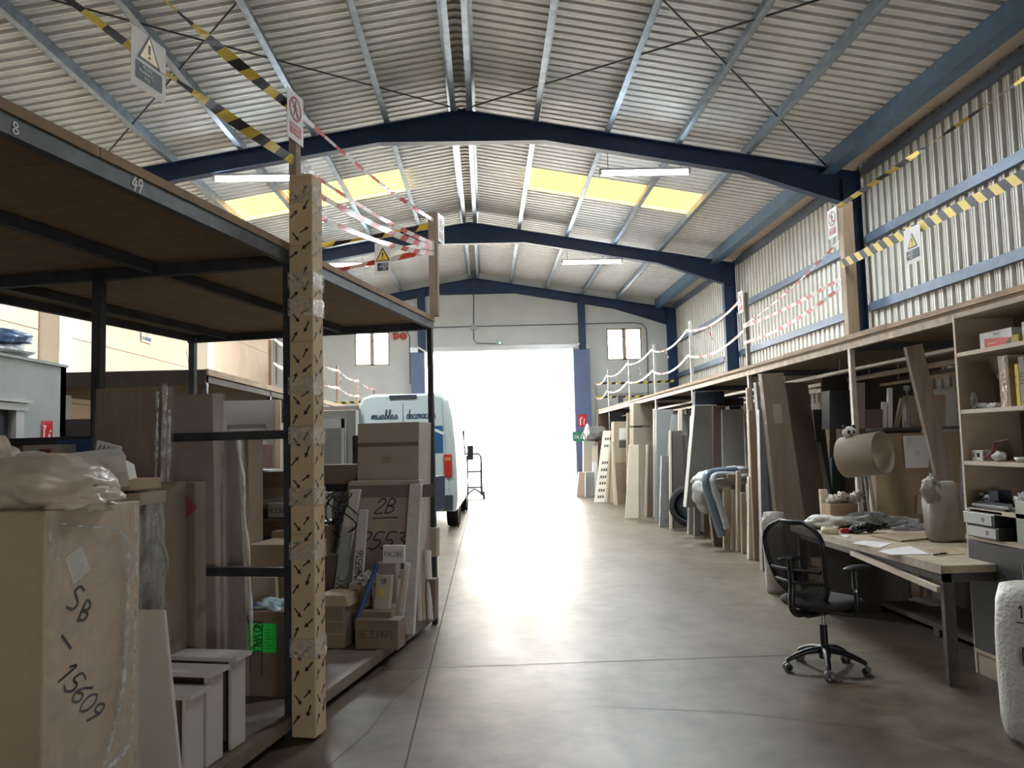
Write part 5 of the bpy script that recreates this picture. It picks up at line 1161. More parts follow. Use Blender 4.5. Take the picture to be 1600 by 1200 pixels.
# wrapped roll standing by shelf
cA = HALL.atV(1478, 840, 6.1); zt_ = HALL.atV(1478, 752, 6.1)[2]
mb = MB(); mb.lathe((cA[0], 6.1, TZ), [(0, 0), (.12, 0), (.135, .03), (.13, .2), (.125, .3), (.115, zt_-TZ-.03), (.09, zt_-TZ), (0, zt_-TZ-.01)], 48)
for v_ in mb.v:
    d_ = v_-V((cA[0], 6.1, v_.z))
    if d_.length > .01: an_ = math.atan2(d_.y, d_.x)+.3; v_ += d_*((abs(math.cos(an_))**5+abs(math.sin(an_))**5)**-.2-1)
    v_ += d_*(.5*noise.noise(v_*4)+.15*noise.noise(v_*14))
mb.blob((cA[0]-.10, 6.08, zt_-.06), (.07, .07, .10), 4, .3, 2, 16, .4); clampz(mb, TZ+.001)
tag(mb.build('foam_sack', mat('greyish_foam', (.25, .235, .20), .6, 0, .12, 5, .4, 14)), 'tall greyish foam-wrapped bundle standing on the table beside the shelving unit', 'bundle')
# kraft paper roll on the post and plush
rr = HALL.atV(1318, 708, 7.0)
kr = empty('paper_roll_holder', (rr[0], 7.0, rr[2]), 'large open roll of grey-brown corrugated paper hanging at the mezzanine post', 'paper roll')
mb = MB(); ax = V((.57, -.83, .12)).normalized(); c = V(HALL.atV(1350, 711, 7.0))
x_ = ax.orthogonal().normalized(); y_2 = ax.cross(x_)
prof = [(.185, -.18), (.188, .18), (.177, .18), (.175, -.18), (.185, -.18)]
mb.lathe(c, prof, 48, axis=ax); mb.build('paper_roll', mat('corrugated_kraft', (.36, .30, .235), .75, 0, .08, 4, .2, 60), kr)
mb = MB(); 
for k in range(14):
    an = .2*k; r_ = .17
mb.tube([(XM+.02, 7.62, c.z+.0), c+V((.0, .1, .17)), c-ax*.1+V((0, 0, .17))], .012, 8); mb.build('hook', DARKST, kr)
for k, (px, t) in enumerate(((1344, 0), (1350, 1))):
    q = HALL.atV(px, 800, 7.5); mb = MB(); mb.tube([(q[0]+.02*t, 7.3, TZ), (q[0]-.02, 7.35, c.z-.1)], .012+.004*t, 8); o = mb.build('chrome_stand', CHROME); tag(o, ['bright metal rod', 'slanting chrome rod'][k]+' standing on the packing table beneath the paper roll', 'rod')
pc = V(HALL.atV(1327, 676, 7.05)); pd = empty('plush_head', tuple(pc), 'small black and white panda plush hanging at the mezzanine post above the paper roll', 'plush toy')
mb = MB(); mb.blob(pc, (.062, .05, .058), 1, .05, 1, 16); mb.build('head', mat('plush_white', (.60, .58, .54), .95, 0, .05, 20), pd)
for dx in (-.045, .04):
    mb = MB(); mb.blob(pc+V((dx, 0, .05)), (.02, .015, .02), 2, .05, 1, 10); mb.build('ear', BLACKP, pd)
for dx in (-.024, .018):
    mb = MB(); mb.blob(pc+V((dx, -.044, .006)), (.014, .008, .018), 2, .05, 1, 10); mb.build('eye', BLACKP, pd)
mb = MB(); mb.blob(pc+V((-.004, -.05, -.02)), (.01, .006, .007), 2, .05, 1, 8); mb.build('nose', BLACKP, pd)
cB = HALL.atV(1207, 830, 8.15)
mb = MB(); mb.lathe((cB[0]+.02, 8.15, 0), [(0, 0), (.10, 0), (.12, .05), (.11, .4), (.12, .7), (.09, HALL.atV(1207, 800, 8.15)[2]), (0, HALL.atV(1207, 800, 8.15)[2])], 24)
for v_ in mb.v: v_.x += .05*noise.noise(v_*7); v_.y += .05*noise.noise(v_*7+V((4, 4, 4)))
tag(mb.build('film_wrapped_bundle', mat('pale_wrap', (.30, .27, .235), .3, 0, .15, 6, .5, 20)), 'pale film-wrapped bundle standing on the floor just behind the swivel chair back', 'bundle')
# ------------------------------------------------------------------ shelving unit
SX, SYF, SYB = 3.22, 5.29, 3.0
DEP = .42
SH = mat('oak_laminate', (.46, .38, .285), .6, 0, .1, 2, stretch=(1, 1, 4)); SHI = mat('shelf_inside', (.27, .215, .16), .7, 0, .1, 2)
EDGE = mat('shelf_edge', (.55, .47, .36), .55, 0, .06, 3)
shv = empty('shelving_unit', (SX+.2, 4.2, 0), 'tall oak-coloured shelving unit with dark lower doors at the right edge', 'shelving unit')
ztop_s = 2.385
zsv = [HALL.atU(x, y, SX)[2] for x, y in ((1490, 553), (1497, 641), (1504, 720), (1507, 792))]+[.905]
mb = MB(); mb.box(SX, SX+DEP, SYF-.02, SYF, 0, ztop_s); mb.build('side_panel', SH, shv, bevel=.001)
mb = MB(); mb.box(SX-.002, SX, SYF-.021, SYF+.001, .0, ztop_s); mb.build('edge_band', EDGE, shv)
mb = MB(); mb.box(SX+DEP-.01, SX+DEP, SYB, SYF-.02, 0, ztop_s); mb.build('back_panel', SHI, shv)
mb = MB(); mb.box(SX, SX+DEP-.01, SYB, SYF-.02, ztop_s-.02, ztop_s); mb.build('top_panel', SH, shv)
for z in zsv:
    mb = MB(); mb.box(SX+.004, SX+DEP-.012, SYB, SYF-.02, z-.024, z); mb.box(SX, SX+.004, SYB, SYF-.02, z-.026, z+.001); mb.build('shelf', EDGE, shv)
ndy = .62
for k, y1 in enumerate((SYF-.03, SYF-.03-ndy, SYF-.03-2*ndy)):
    mb = MB(); mb.box(SX-.016, SX, y1-ndy+.006, y1, .17, zsv[4]-.03); d1 = mb.build('door', mat('dark_door_laminate', (.045, .045, .045), .5, 0, .15, 3), shv, bevel=.002)
    yh = (y1-ndy+.045) if k % 2 == 0 else y1-.045
    mb = MB(); mb.tube([(SX-.045, yh, .62), (SX-.045, yh, .80)], .006, 8); mb.tube([(SX-.045, yh, .64), (SX-.014, yh, .64)], .004, 6); mb.tube([(SX-.045, yh, .78), (SX-.014, yh, .78)], .004, 6); mb.build('handle', CHROME, d1)
mb = MB(); mb.box(SX+.004, SX+.02, SYB, SYF-.02, 0, .165); mb.box(SX-.018, SX+.004, SYB, SYF-.02, .145, .168); mb.build('plinth', SH, shv)
# items on the shelves: placed on the shelf at lateral pixel
def sy(px, py): return HALL.atU(px, py, SX)[1]
def sbox(px, py, z, dy, dx, h, m, name, label, cat='box', x0=.06, draw=None, ang=0, bevel=.002):
    """box on shelf z, left end at pixel column px, extends dy toward the camera"""
    y1 = min(sy(px, py), SYF-.03); R3 = Matrix.Rotation(ang, 3, 'Z'); c = V((SX+x0+dx/2, y1-dy/2, z+h/2+.001))
    u = R3 @ V((0, -1, 0)); v = R3 @ V((1, 0, 0)); mb = MB(); mb.obox(c, u*dy/2, v*dx/2, (0, 0, h/2))
    if draw: draw(mb, Pl(c-u*dy/2-v*dx/2-V((0, 0, h/2)), u, (0, 0, 1), -v), dy, h)
    o = mb.build(name, m, bevel=bevel); tag(o, label, cat); return o
z0, z1, z2, z3, z4 = zsv
def redbox(mb, pl, W_, H_):
    mb.mi = 1; mb.ppoly(pl, [(W_*.15, 0), (W_, 0), (W_, H_*.4), (W_*.6, H_*.55), (W_*.15, H_*.62)], .001); mb.mi = 2; mb.ppoly(pl, [(W_*.75, 0), (W_, 0), (W_, H_*.5)], .0015)
    mb.mi = 0; mb.prect(pl, W_*.25, H_*.25, W_*.55, H_*.3, .0015); mb.mi = 3; mb.write(pl, 'MUNGO', W_*.45, H_*.72, H_*.16, .003, .001, slant=0)
sbox(1520, 545, z0, .32, .18, .105, [PAPER, RED, NAVYT, GREY], 'red_white_box', 'white and red printed box on the top shelf of the shelving unit', x0=.05, draw=redbox)
sbox(1573, 540, z0, .07, .06, .05, mat('olive_box', (.38, .33, .05), .6), 'olive_box', 'small olive yellow box beside the red and white box', x0=.03)
sbox(1585, 530, z0, .25, .15, .12, [PAPER, GREY], 'white_print_box', 'white printed box at the right end of the top shelf', x0=.05, draw=lambda mb, pl, W_, H_: (setattr(mb, 'mi', 1), [mb.prect(pl, .02, H_*(.25+.09*k), .12, H_*(.28+.09*k), .001) for k in range(4)]))
sbox(1509, 635, z1, .16, .12, .20, mat('dark_brown_case', (.10, .08, .05), .7), 'dark_case', 'dark brown case at the back of the second shelf', 'case', x0=.25)
mb = MB(); mb.box(SX+.2, SX+.36, sy(1560, 600), sy(1512, 600), z1+.201, z1+.235); tag(mb.build('tan_tray', TAN), 'tan folded carton on top of the dark brown case', 'box')
sbox(1541, 620, z1, .07, .05, .13, [PAPER, GREY], 'small_meter_box', 'small white box with a grey window on the second shelf', x0=.12, draw=lambda mb, pl, W_, H_: (setattr(mb, 'mi', 1), mb.prect(pl, W_*.2, H_*.35, W_*.8, H_*.85, .001)))
mb = MB(); c = V((SX+.09, sy(1512, 632)-.05, z1+.02)); mb.lathe(c, [(0, -.06), (.02, -.06), (.02, .06), (0, .06)], 14, axis=(0, 1, .1)); tag(mb.build('clear_tape_roll', film('tube_film', (.6, .62, .62), .8)), 'pale plastic tube lying at the left end of the second shelf', 'tube')
mb = MB(); mb.blob((SX+.08, sy(1530, 632)-.03, z1+.017), (.03, .05, .016), 3, .4, 3, 12, .4); tag(mb.build('crumpled_foil', PAPER), 'crumpled white scrap in the middle of the second shelf', 'scrap')
mb = MB(); mb.blob((SX+.06, sy(1505, 620)-.02, z1+.055), (.02, .02, .05), 3, .5, 3, 12, .4); tag(mb.build('clear_bag', FILM), 'small clear bag standing at the left end of the second shelf', 'bag')
SKIN_ = mat('pinkish_wrap', (.48, .36, .29), .25, 0, .15, 8, .5, 25)
sbox(1551, 625, z1, .10, .20, .325, [CARD3, SKIN_], 'wrapped_package', 'upright pinkish plastic-wrapped package on the second shelf', x0=.05, draw=lambda mb, pl, W_, H_: (setattr(mb, 'mi', 1), mb.prect(pl, W_*.1, 0, W_*.75, H_, .001)))
sbox(1576, 625, z1, .035, .2, .26, [YEL, RED], 'yellow_folder', 'yellow box with a red ring on the second shelf', x0=.05, draw=lambda mb, pl, W_, H_: (setattr(mb, 'mi', 1), mb.pline(pl, [(W_*.6+.02*math.cos(t*.5), H_*.6+.03*math.sin(t*.5)) for t in range(4, 10)], .006, .001)))
sbox(1585, 625, z1, .05, .2, .30, [mat('grey_carton', (.33, .30, .26), .7), BLACK], 'numbered_carton', 'grey upright carton with the number 1310 beside the yellow box', x0=.04, draw=lambda mb, pl, W_, H_: (setattr(mb, 'mi', 1), mb.write(pl.rot(math.pi/2, W_*.8, H_*.42), '1310', 0, 0, W_*.55, .004, .001)))
sbox(1594, 625, z1, .10, .2, .22, PAPER, 'white_binder', 'white binder at the right edge of the second shelf', 'binder', x0=.04)
# third shelf (the toy figure of a known character is left out)
mb = MB(); c = V((SX+.3, sy(1548, 700), z2)); mb.lathe(c, [(0, 0), (.045, 0), (.045, .09), (.02, .11), (.022, .14), (0, .14)], 16); mb.mi = 1; mb.lathe(c, [(.0455, .02), (.0455, .08)], 16); tag(mb.build('dark_bottle', [BLACKP, GREY]), 'dark bottle with a grey label at the back of the third shelf', 'bottle')
sbox(1505, 712, z2, .12, .10, .07, [PAPER, BLACK], 'switch_box', 'white box with two black squares at the left end of the third shelf', x0=.05, draw=lambda mb, pl, W_, H_: (setattr(mb, 'mi', 1), mb.prect(pl, W_*.12, H_*.35, W_*.22, H_*.7, .001), mb.prect(pl, W_*.5, H_*.35, W_*.75, H_*.75, .001)))
mb = MB(); y = sy(1530, 700); mb.tube(spl([(SX+.06, y+.06, z2+.02), (SX+.06, y+.0, z2+.035), (SX+.06, y-.045, z2+.06), (SX+.06, y-.08, z2+.125)], 4), .011, 8); mb.tube([(SX+.06, y-.08, z2+.125), (SX+.07, y-.2, z2+.14)], .006, 8); mb.v = [V((p.x, p.y, max(p.z, z2+.001))) for p in mb.v]
tag(mb.build('maroon_tool', mat('maroon', (.20, .04, .06), .4)), 'maroon-handled hand tool on the third shelf', 'tool')
mb = MB(); mb.blob((SX+.06, sy(1547, 706), z2+.032), (.04, .045, .032), 2, .15, 2, 14); tag(mb.build('white_cushion', PAPER), 'small rounded white object on the third shelf', 'object')
mb = MB(); mb.lathe((SX+.07, sy(1588, 706), z2+.001), [(0, 0), (.06, .0), (.075, .03), (.07, .032), (.055, .01), (0, .01)], 20); tag(mb.build('pale_dish', mat('pale_green', (.50, .52, .46), .4)), 'pale green dish at the right of the third shelf', 'dish')
mb = MB(); mb.blob((SX+.2, sy(1595, 690), z2+.10), (.08, .10, .10), 2, .4, 3, 18, .5); tag(mb.build('film_bundle', FILM), 'bundle of clear film at the right of the third shelf', 'film')
# fourth shelf: jumble
col4 = [BLACKP, mat('dull_white', (.35, .35, .35), .5), mat('dark_blue', (.03, .04, .07), .4), SIGNR, BLACKP, mat('dull_white2', (.40, .40, .42), .3)]
nm4 = ['black spool', 'white spool', 'dark blue block', 'small red clamp', 'black reel', 'glass jar']
for k, (px, w_, h_) in enumerate(((1522, .035, .055), (1531, .03, .06), (1541, .05, .09), (1545, .02, .03), (1577, .035, .06), (1562, .04, .10))):
    y = sy(px, 785); mb = MB()
    if k in (0, 1, 4): mb.lathe((SX+.07, y, z3+.035+w_), [(w_*.4, -.02), (w_, -.02), (w_, .02), (w_*.4, .02), (w_*.4, -.02)], 18, axis=(1, 0, .1))
    elif k == 5: mb.lathe((SX+.2, y, z3+.033), [(0, 0), (w_, 0), (w_, h_*.8), (w_*.7, h_), (0, h_)], 16)
    else: mb.box(SX+.05, SX+.14, y-w_, y+w_, z3+.033, z3+.033+h_)
    tag(mb.build(nm4[k].replace(' ', '_'), col4[k], bevel=.004 if k in (2, 3) else 0), nm4[k]+' in the jumble of small tools on the fourth shelf', nm4[k].split()[-1])
mb = MB(); mb.blob((SX+.07, sy(1588, 782), z3+.075), (.04, .07, .045), 6, .5, 3, 16, .6); tag(mb.build('white_film_scrap', film('white_film', (.75, .75, .75), .7)), 'shiny white film scrap at the right of the fourth shelf', 'film')
y1 = SYF-.04
for k, (z_, m_, nm) in enumerate(((z3+.001, mat('magazine_dark', (.05, .05, .06), .4), 'lower'), (z3+.018, mat('magazine_grey', (.16, .16, .18), .4), 'upper'))):
    mb = MB(); mb.box(SX+.03, SX+.3, y1-.62+.05*k, y1-.03*k, z_, z_+.014); tag(mb.build('magazine', m_, bevel=.001), nm+' of the two flat dark folders under the small tools on the fourth shelf', 'folder')
# counter level: folders and binders
mb = MB(); zz = z4+.001
BND = mat('binder_marble', (.16, .16, .165), .35, 0, .25, 14); SPN = mat('binder_label', (.50, .50, .50), .6)
for k in range(2):
    r_ = empty('lever_binder', (SX, y1-.2, zz), ['lower lever arch binder with a pale spine label lying flat on the counter', 'upper lever arch binder with a pale spine label lying on another binder'][k], 'binder')
    ya = y1+.02-.035*(1-k); mb = MB(); mb.box(SX-.03, SX+.27, ya-.33, ya, zz, zz+.078); mb.build('cover', [BLACKP], r_, bevel=.004)
    mb = MB(); pl = Pl((SX-.031, ya-.01, zz+.007), (0, -1, 0), (0, 0, 1), (-1, 0, 0)); mb.prect(pl, .0, 0, .29, .064, .001); mb.mi = 1
    for t in ((.06, .03), (.11, .03)): mb.pline(pl, [t, (t[0], t[1]+.018)], .003, .002)
    mb.mi = 2; mb.pline(pl, [(.205+.011*math.cos(t*.7), .032+.011*math.sin(t*.7)) for t in range(10)], .008, .002)
    mb.build('spine_label', [SPN, GREY, BLACK], r_); zz += .08
for k in range(4):
    mb = MB(); e = .02*k; mb.box(SX+.0+e*.5, SX+.26+e*.3, y1-.34-e, y1-.01+e*.2, zz, zz+.016); tag(mb.build('document_folder', [mat('folder_grey', (.28, .28, .29), .4), BLACKP, mat('folder_silver', (.40, .40, .41), .3), BLACKP][k], bevel=.001), ['lowest', 'second', 'third', 'topmost'][k]+' thin folder of the pile on the lever arch binders', 'folder'); zz += .018
mb = MB(); mb.tube([(SX+.05, y1-.08, zz+.01), (SX+.08, y1-.22, zz+.04)], .008, 8); tag(mb.build('black_marker', BLACKP), 'black marker on top of the folder pile', 'pen')
sbox(1590, 850, z4, .12, .25, .26, mat('pale_green_file', (.42, .47, .40), .5), 'pale_green_file', 'pale green file box standing on the counter at the right edge', 'file', x0=.0)
# wrapped white roll at the right edge
mb = MB(); c = V((2.42, 3.25, 0)); pp = FZ(1590, 1168, 0); c = V((pp.x+.17, pp.y+.05, 0))
prof = [(.0, .0), (.13, .0), (.165, .04), (.178, .12), (.18, .35), (.176, .55), (.172, .72), (.15, .79), (.11, .80), (0, .80)]
mb.lathe(c, prof, 40)
for v_ in mb.v:
    d_ = v_-V((c.x, c.y, v_.z)); v_ += d_*(.10*noise.noise(v_*6)+.05*noise.noise(v_*16))
mb.mi = 1
def cyl_write(txt, ang0, z, h, w, rr_=.188, rotv=False):
    for ch in txt:
        for st in G.get(ch, []):
            P = spl(st, 4)
            pts = []
            for q in P:
                if rotv: aa = ang0+(q.y*h)/rr_*1; zz_ = z-q.x*h
                else: aa = ang0+q.x*h/rr_; zz_ = z+q.y*h
                pts.append(V((c.x+rr_*math.cos(aa), c.y+rr_*math.sin(aa), zz_)))
            mb.tube(pts, w/2, 5)
        if rotv: z -= h*.8
        else: ang0 += h*.75/rr_
av = math.atan2(-c.y, -c.x)-.30
cyl_write('14', av-.1, .655, .06, .008); mb.tube([V((c.x+.188*math.cos(av+t*.08-.12), c.y+.188*math.sin(av+t*.08-.12), .63)) for t in range(6)], .004, 5)
cyl_write('D', av-.05, .42, .085, .009); cyl_write('(9', av-.15, .29, .08, .009)
tag(mb.build('wrapped_roll', [mat('foam_roll_white', (.60, .60, .55), .45, 0, .08, 8, .5, 35), BLACK]), 'thick white foam-wrapped roll with marker writing, cut off by the right picture edge', 'roll')
# ------------------------------------------------------------------ swivel chair
def chair():
    r = empty('office_chair', (0, 0, 0), 'black mesh-backed swivel office chair in front of the packing table', 'chair')
    CP = mat('chair_plastic', (.012, .013, .018), .38); CF = mat('chair_fabric', (.022, .019, .018), .85, 0, .2, 30)
    B = lambda mb, n, m, p=r, **k: mb.build(n, m, p, local=True, **k)
    mb = MB(); mb.lathe((0, 0, 0), [(.0, .075), (.035, .075), (.04, .09), (.04, .15), (.03, .17), (0, .17)], 18); hub = B(mb, 'hub', CP)
    for k in range(5):
        a = math.radians(90+72*k+CH_OFF); d = V((math.cos(a), math.sin(a), 0))
        mb = MB(); mb.tube(spl([d*.02+V((0, 0, .135)), d*.12+V((0, 0, .125)), d*.235+V((0, 0, .085)), d*.26+V((0, 0, .065))], 4), [.026-.0011*i for i in range(13)], 8)
        B(mb, 'leg', CP)
        q = d*.26; t = V((-d.y, d.x, 0)); 
        mb = MB()
        for s_ in (-1, 1): mb.lathe(q+t*.018*s_+V((0, 0, .028)), [(0, -.011), (.024, -.011), (.028, -.006), (.028, .006), (.024, .011), (0, .011)], 18, axis=t)
        mb.mi = 1
        for s_ in (-1, 1): mb.lathe(q+t*(.0295*s_)+V((0, 0, .028)), [(0, -.001), (.018, -.001), (.018, .001), (0, .001)], 14, axis=t)
        mb.mi = 0; mb.tube([q+V((0, 0, .028)), q+V((0, 0, .068))], .009, 8); mb.tube([q-t*.02+V((0, 0, .028)), q+t*.02+V((0, 0, .028))], .006, 8)
        B(mb, 'caster', [mat('caster_grey', (.18, .18, .19), .5), CP])
    mb = MB(); mb.tube([(0, 0, .16), (0, 0, .30)], .026, 14); mb.mi = 1; mb.tube([(0, 0, .29), (0, 0, .40)], .015, 12); B(mb, 'gas_lift', [CP, CHROME])
    mb = MB(); mb.box(-.10, .10, -.12, .12, .39, .43); mb.box(-.05, .05, -.20, .0, .375, .40); mb.tube([(.1, .05, .41), (.23, .05, .40)], .008, 8); B(mb, 'mechanism', CP, bevel=.008)
    # seat: rounded cushion, local -y is the back of the chair
    mb = MB(); n, m_ = 32, 10; vs = []
    for j in range(m_+1):
        ph = -math.pi/2+math.pi*j/m_
        for i in range(n):
            a = 2*math.pi*i/n; e = 3.2
            ca, sa = math.cos(a), math.sin(a); rx = .245*math.copysign(abs(ca)**(2/e), ca); ry = .235*math.copysign(abs(sa)**(2/e), sa)
            k_ = max(0, math.cos(ph))**.45; z = .46+.045*math.sin(ph)
            y = ry*k_; x = rx*k_
            z += -.03*max(0, (y-.12)/.11)**2+.012*(x/.24)**2
            vs.append((x, y, z))
    mb.add(vs, [(j*n+i, j*n+(i+1) % n, (j+1)*n+(i+1) % n, (j+1)*n+i) for j in range(m_) for i in range(n)], True); B(mb, 'seat', CF)
    # back: curved frame outline with mesh
    def bp(u, v):  # u -1..1 across, v 0..1 up
        wv = .17+.075*math.sin(min(1, v*1.25)*math.pi*.5)+.0*v
        if v > .75: wv *= math.sqrt(max(0, 1-((v-.75)/.27)**2))
        if v < .18: wv *= .62+.38*(v/.18)
        x = u*wv; y = -.215-.055*math.sin(v*math.pi*.9)*0-.06*v+.05*(1-math.cos(u*1.1))*1.0-.045*math.exp(-((v-.0)/.2)**2)*-1
        y += -.03*math.sin((v-.25)*3.3)
        return V((x, y, .46+.56*v))
    mb = MB(); loop = [bp(-1, v/14) for v in range(15)]+[bp(-1+2*i/10*1, 1) for i in range(1, 10)]+[bp(1, v/14) for v in range(14, -1, -1)]+[bp(1-2*i/6, 0) for i in range(1, 6)]
    loop = [p for i, p in enumerate(loop) if i == 0 or (p-loop[i-1]).length > .004]
    loop.append(loop[0].copy()); mb.tube(loop, .015, 8, cap=False); B(mb, 'back_frame', CP)
    mb = MB(); nu, nv = 16, 24; vs = [bp(-1+2*i/nu, j/nv) for j in range(nv+1) for i in range(nu+1)]
    mb.add(vs, [(j*(nu+1)+i, j*(nu+1)+i+1, (j+1)*(nu+1)+i+1, (j+1)*(nu+1)+i) for j in range(nv) for i in range(nu)], True)
    mm = bpy.data.materials.new('chair_mesh'); mm.use_nodes = True; nt = mm.node_tree; b_ = nt.nodes['Principled BSDF']; b_.inputs['Base Color'].default_value = (.012, .012, .016, 1); b_.inputs['Roughness'].default_value = .6; b_.inputs['Alpha'].default_value = .86
    B(mb, 'backrest', mm)
    mb = MB(); mb.tube(spl([(0, -.12, .41), (0, -.24, .40), (0, -.30, .46), (0, -.285, .62), (0, -.30, .78)], 5), .022, 8); 
    for z_ in (.62, .70): mb.tube(spl([bp(-.9, (z_-.46)/.56)+V((0, -.01, 0)), V((0, -.29, z_)), bp(.9, (z_-.46)/.56)+V((0, -.01, 0))], 5), .014, 6)
    mb.mi = 1; mb.obox((0, -.262, .67), (.075, 0, 0), (0, .006, 0), (0, .0, .05)); mb.mi = 2; mb.obox((-.045, -.20, .41), (.02, 0, 0), (0, .02, 0), (0, 0, .01)); B(mb, 'back_support', [CP, CF, YEL], bevel=.003)
    for s_ in (-1, 1):
        if s_ < 0: pass
        mb = MB(); x = s_*.275; mb.tube(spl([(s_*.12, .0, .42), (s_*.22, .0, .42), (x, .0, .46), (x, .0, .56)], 4), .017, 8); mb.mi = 1; mb.tube([(x, 0, .50), (x, 0, .62)], .013, 8); mb.mi = 0; mb.tube([(x, 0, .58), (x, 0, .70)], .021, 8)
        ap = B(mb, 'armrest', [CP, CHROME])
        mb = MB(); mb.blob((x, .02, .715), (.048, .125, .02), 1, .03, 1, 14); B(mb, 'arm_pad', CP, ap)
    return r
CH_OFF = 8
ch = chair(); ch.rotation_euler = (0, 0, math.radians(-62)); wp = [FZ(1232, 1042), FZ(1269, 1068), FZ(1357, 1068), FZ(1347, 1036)]
pc_ = FZ(1290, 1046); ch.location = (pc_.x, pc_.y, 0)
# ------------------------------------------------------------------ delivery van
def van():
    VW = mat('van_white', (.33, .37, .365), .25, 0, .02, 1); VB = mat('van_black', (.02, .025, .035), .45)
    r = empty('delivery_van', (0, 0, 0), 'white delivery van seen from behind, parked left of the gate', 'van')
    B = lambda mb, n, m, p=r, **k: mb.build(n, m, p, local=True, **k)
    # local: x across (-.95..+.95), y forward from the rear doors 0..5.4, z up
    def sec(y, w, zt, zb=.38):
        pts = []
        for x, z in ((-.97, zb), (-1, .62), (-1.0, 1.1), (-.975, 1.6), (-.93, 2.1), (-.865, zt-.16), (-.78, zt-.045), (-.60, zt), (.60, zt), (.78, zt-.045), (.865, zt-.16), (.93, 2.1), (.975, 1.6), (1.0, 1.1), (1, .62), (.97, zb)):
            pts.append(V((x*w, y, min(z, zt) if z < zt-.2 else z)))
        return pts
    S = [sec(.0, .90, 2.50), sec(.05, .94, 2.54), sec(.25, .96, 2.56), sec(2.5, .96, 2.57), sec(3.7, .96, 2.55), sec(4.05, .95, 2.42)]
    S2 = [V((p.x*.93, 4.55, min(p.z, 1.95))) for p in S[-1]]; S3 = [V((p.x*.90, 5.0, min(p.z, 1.25))) for p in S[-1]]; S4 = [V((p.x*.84, 5.45, min(p.z, 1.0))) for p in S[-1]]
    mb = MB(); L = S+[S2, S3, S4]; n = len(L[0]); vs = [p for s_ in L for p in s_]
    mb.add(vs, [(i*n+k, i*n+k+1, (i+1)*n+k+1, (i+1)*n+k) for i in range(len(L)-1) for k in range(n-1)], True)
    mb.add(L[0], [tuple(range(n))]); mb.add(L[-1], [tuple(range(n-1, -1, -1))])
    mb.add([L[i][0] for i in range(len(L))]+[L[i][-1] for i in range(len(L))], [(i, i+1, len(L)+i+1, len(L)+i) for i in range(len(L)-1)])
    B(mb, 'body', VW)
    pr = Pl((0, -.004, 0), (1, 0, 0), (0, 0, 1), (0, -1, 0))
    ft = bpy.data.materials.get('van_ink') or mat('van_ink', (.01, .03, .06), .5)
    mb = MB()
    for s_ in (-1, 1):   # rear door leaves, with a raised rim
        x0, x1 = (.01, .80) if s_ > 0 else (-.80, -.01)
        mb.add([pr.at(x0, .62, .006), pr.at(x1+.02*s_ if s_ > 0 else x1, .62, .006), pr.at(x1-.10*(s_ > 0), 2.36, .006), pr.at(x0+.10*(s_ < 0), 2.36, .006)], [(0, 1, 2, 3)])
    mb.mi = 1; mb.prect(pr, -.005, .62, .005, 2.38, .009)
    mb.mi = 2; mb.write(pr, 'muebles', -.58, 2.09, .15, .016, .012, slant=.12, wide=.9); mb.write(pr, 'decoración', .06, 2.09, .15, .016, .012, slant=.12, wide=.70)
    rd = B(mb, 'rear_door', [VW, mat('van_seam', (.12, .14, .15), .6), ft])
    mb = MB()
    for x0, x1 in ((-.72, -.04), (.04, .72)): mb.prect(pr, x0, 1.45, x1, 1.94, .013)
    mb.mi = 1; mb.write(pr, 'T', -.40, 1.78, .14, .014, .016); mb.write(pr, 'epasion', -.30, 1.78, .12, .012, .016)
    mb.mi = 2; mb.pline(pr, [(.06, 1.85), (.2, 1.88), (.4, 1.885), (.6, 1.86), (.72, 1.80)], .05, .016)
    B(mb, 'rear_window', [mat('van_blue_glass', (.02, .07, .16), .15), PAPER, mat('van_sticker', (.45, .47, .48), .4)], rd)
    mb = MB(); mb.box(-.25, .25, -.02, .06, 2.46, 2.52); B(mb, 'brake_light', VB)
    for s_ in (-1, 1):
        mb = MB(); mb.box(.80*s_-.075, .80*s_+.075, -.03, .10, 1.0, 1.42); mb.mi = 1; mb.box(.80*s_-.07, .80*s_+.07, -.032, .0, 1.28, 1.38)
        B(mb, 'tail_lamp', [mat('lamp_red', (.30, .02, .02), .2), mat('lamp_orange', (.35, .13, .04), .2)], bevel=.02)
    mb = MB(); mb.box(-.88, .88, -.11, .06, .42, .68); mb.mi = 1; mb.box(-.26, .26, -.115, -.105, .47, .59); mb.mi = 0; B(mb, 'bumper', [VB, PAPER], bevel=.03)
    for y in (1.15, 4.55):
        for s_ in (-1, 1):
            mb = MB(); ax = (1, 0, 0); c = (.80*s_, y, .36)
            mb.lathe(c, [(.0, -.1), (.26, -.11), (.34, -.10), (.36, -.06), (.36, .06), (.34, .10), (.26, .11), (0, .1)], 28, axis=ax); mb.mi = 1; mb.lathe((.80*s_+.06*s_, y, .36), [(0, -.05), (.2, -.05), (.22, .05), (0, .055)], 20, axis=ax); mb.mi = 0
            B(mb, 'wheel', [RUBBER, GREY])
            mb = MB(); mb.lathe((.915*s_, y, .37), [(.38, -.012), (.44, -.012), (.44, .012), (.38, .012)], 28, axis=ax); B(mb, 'wheel_arch', VB)
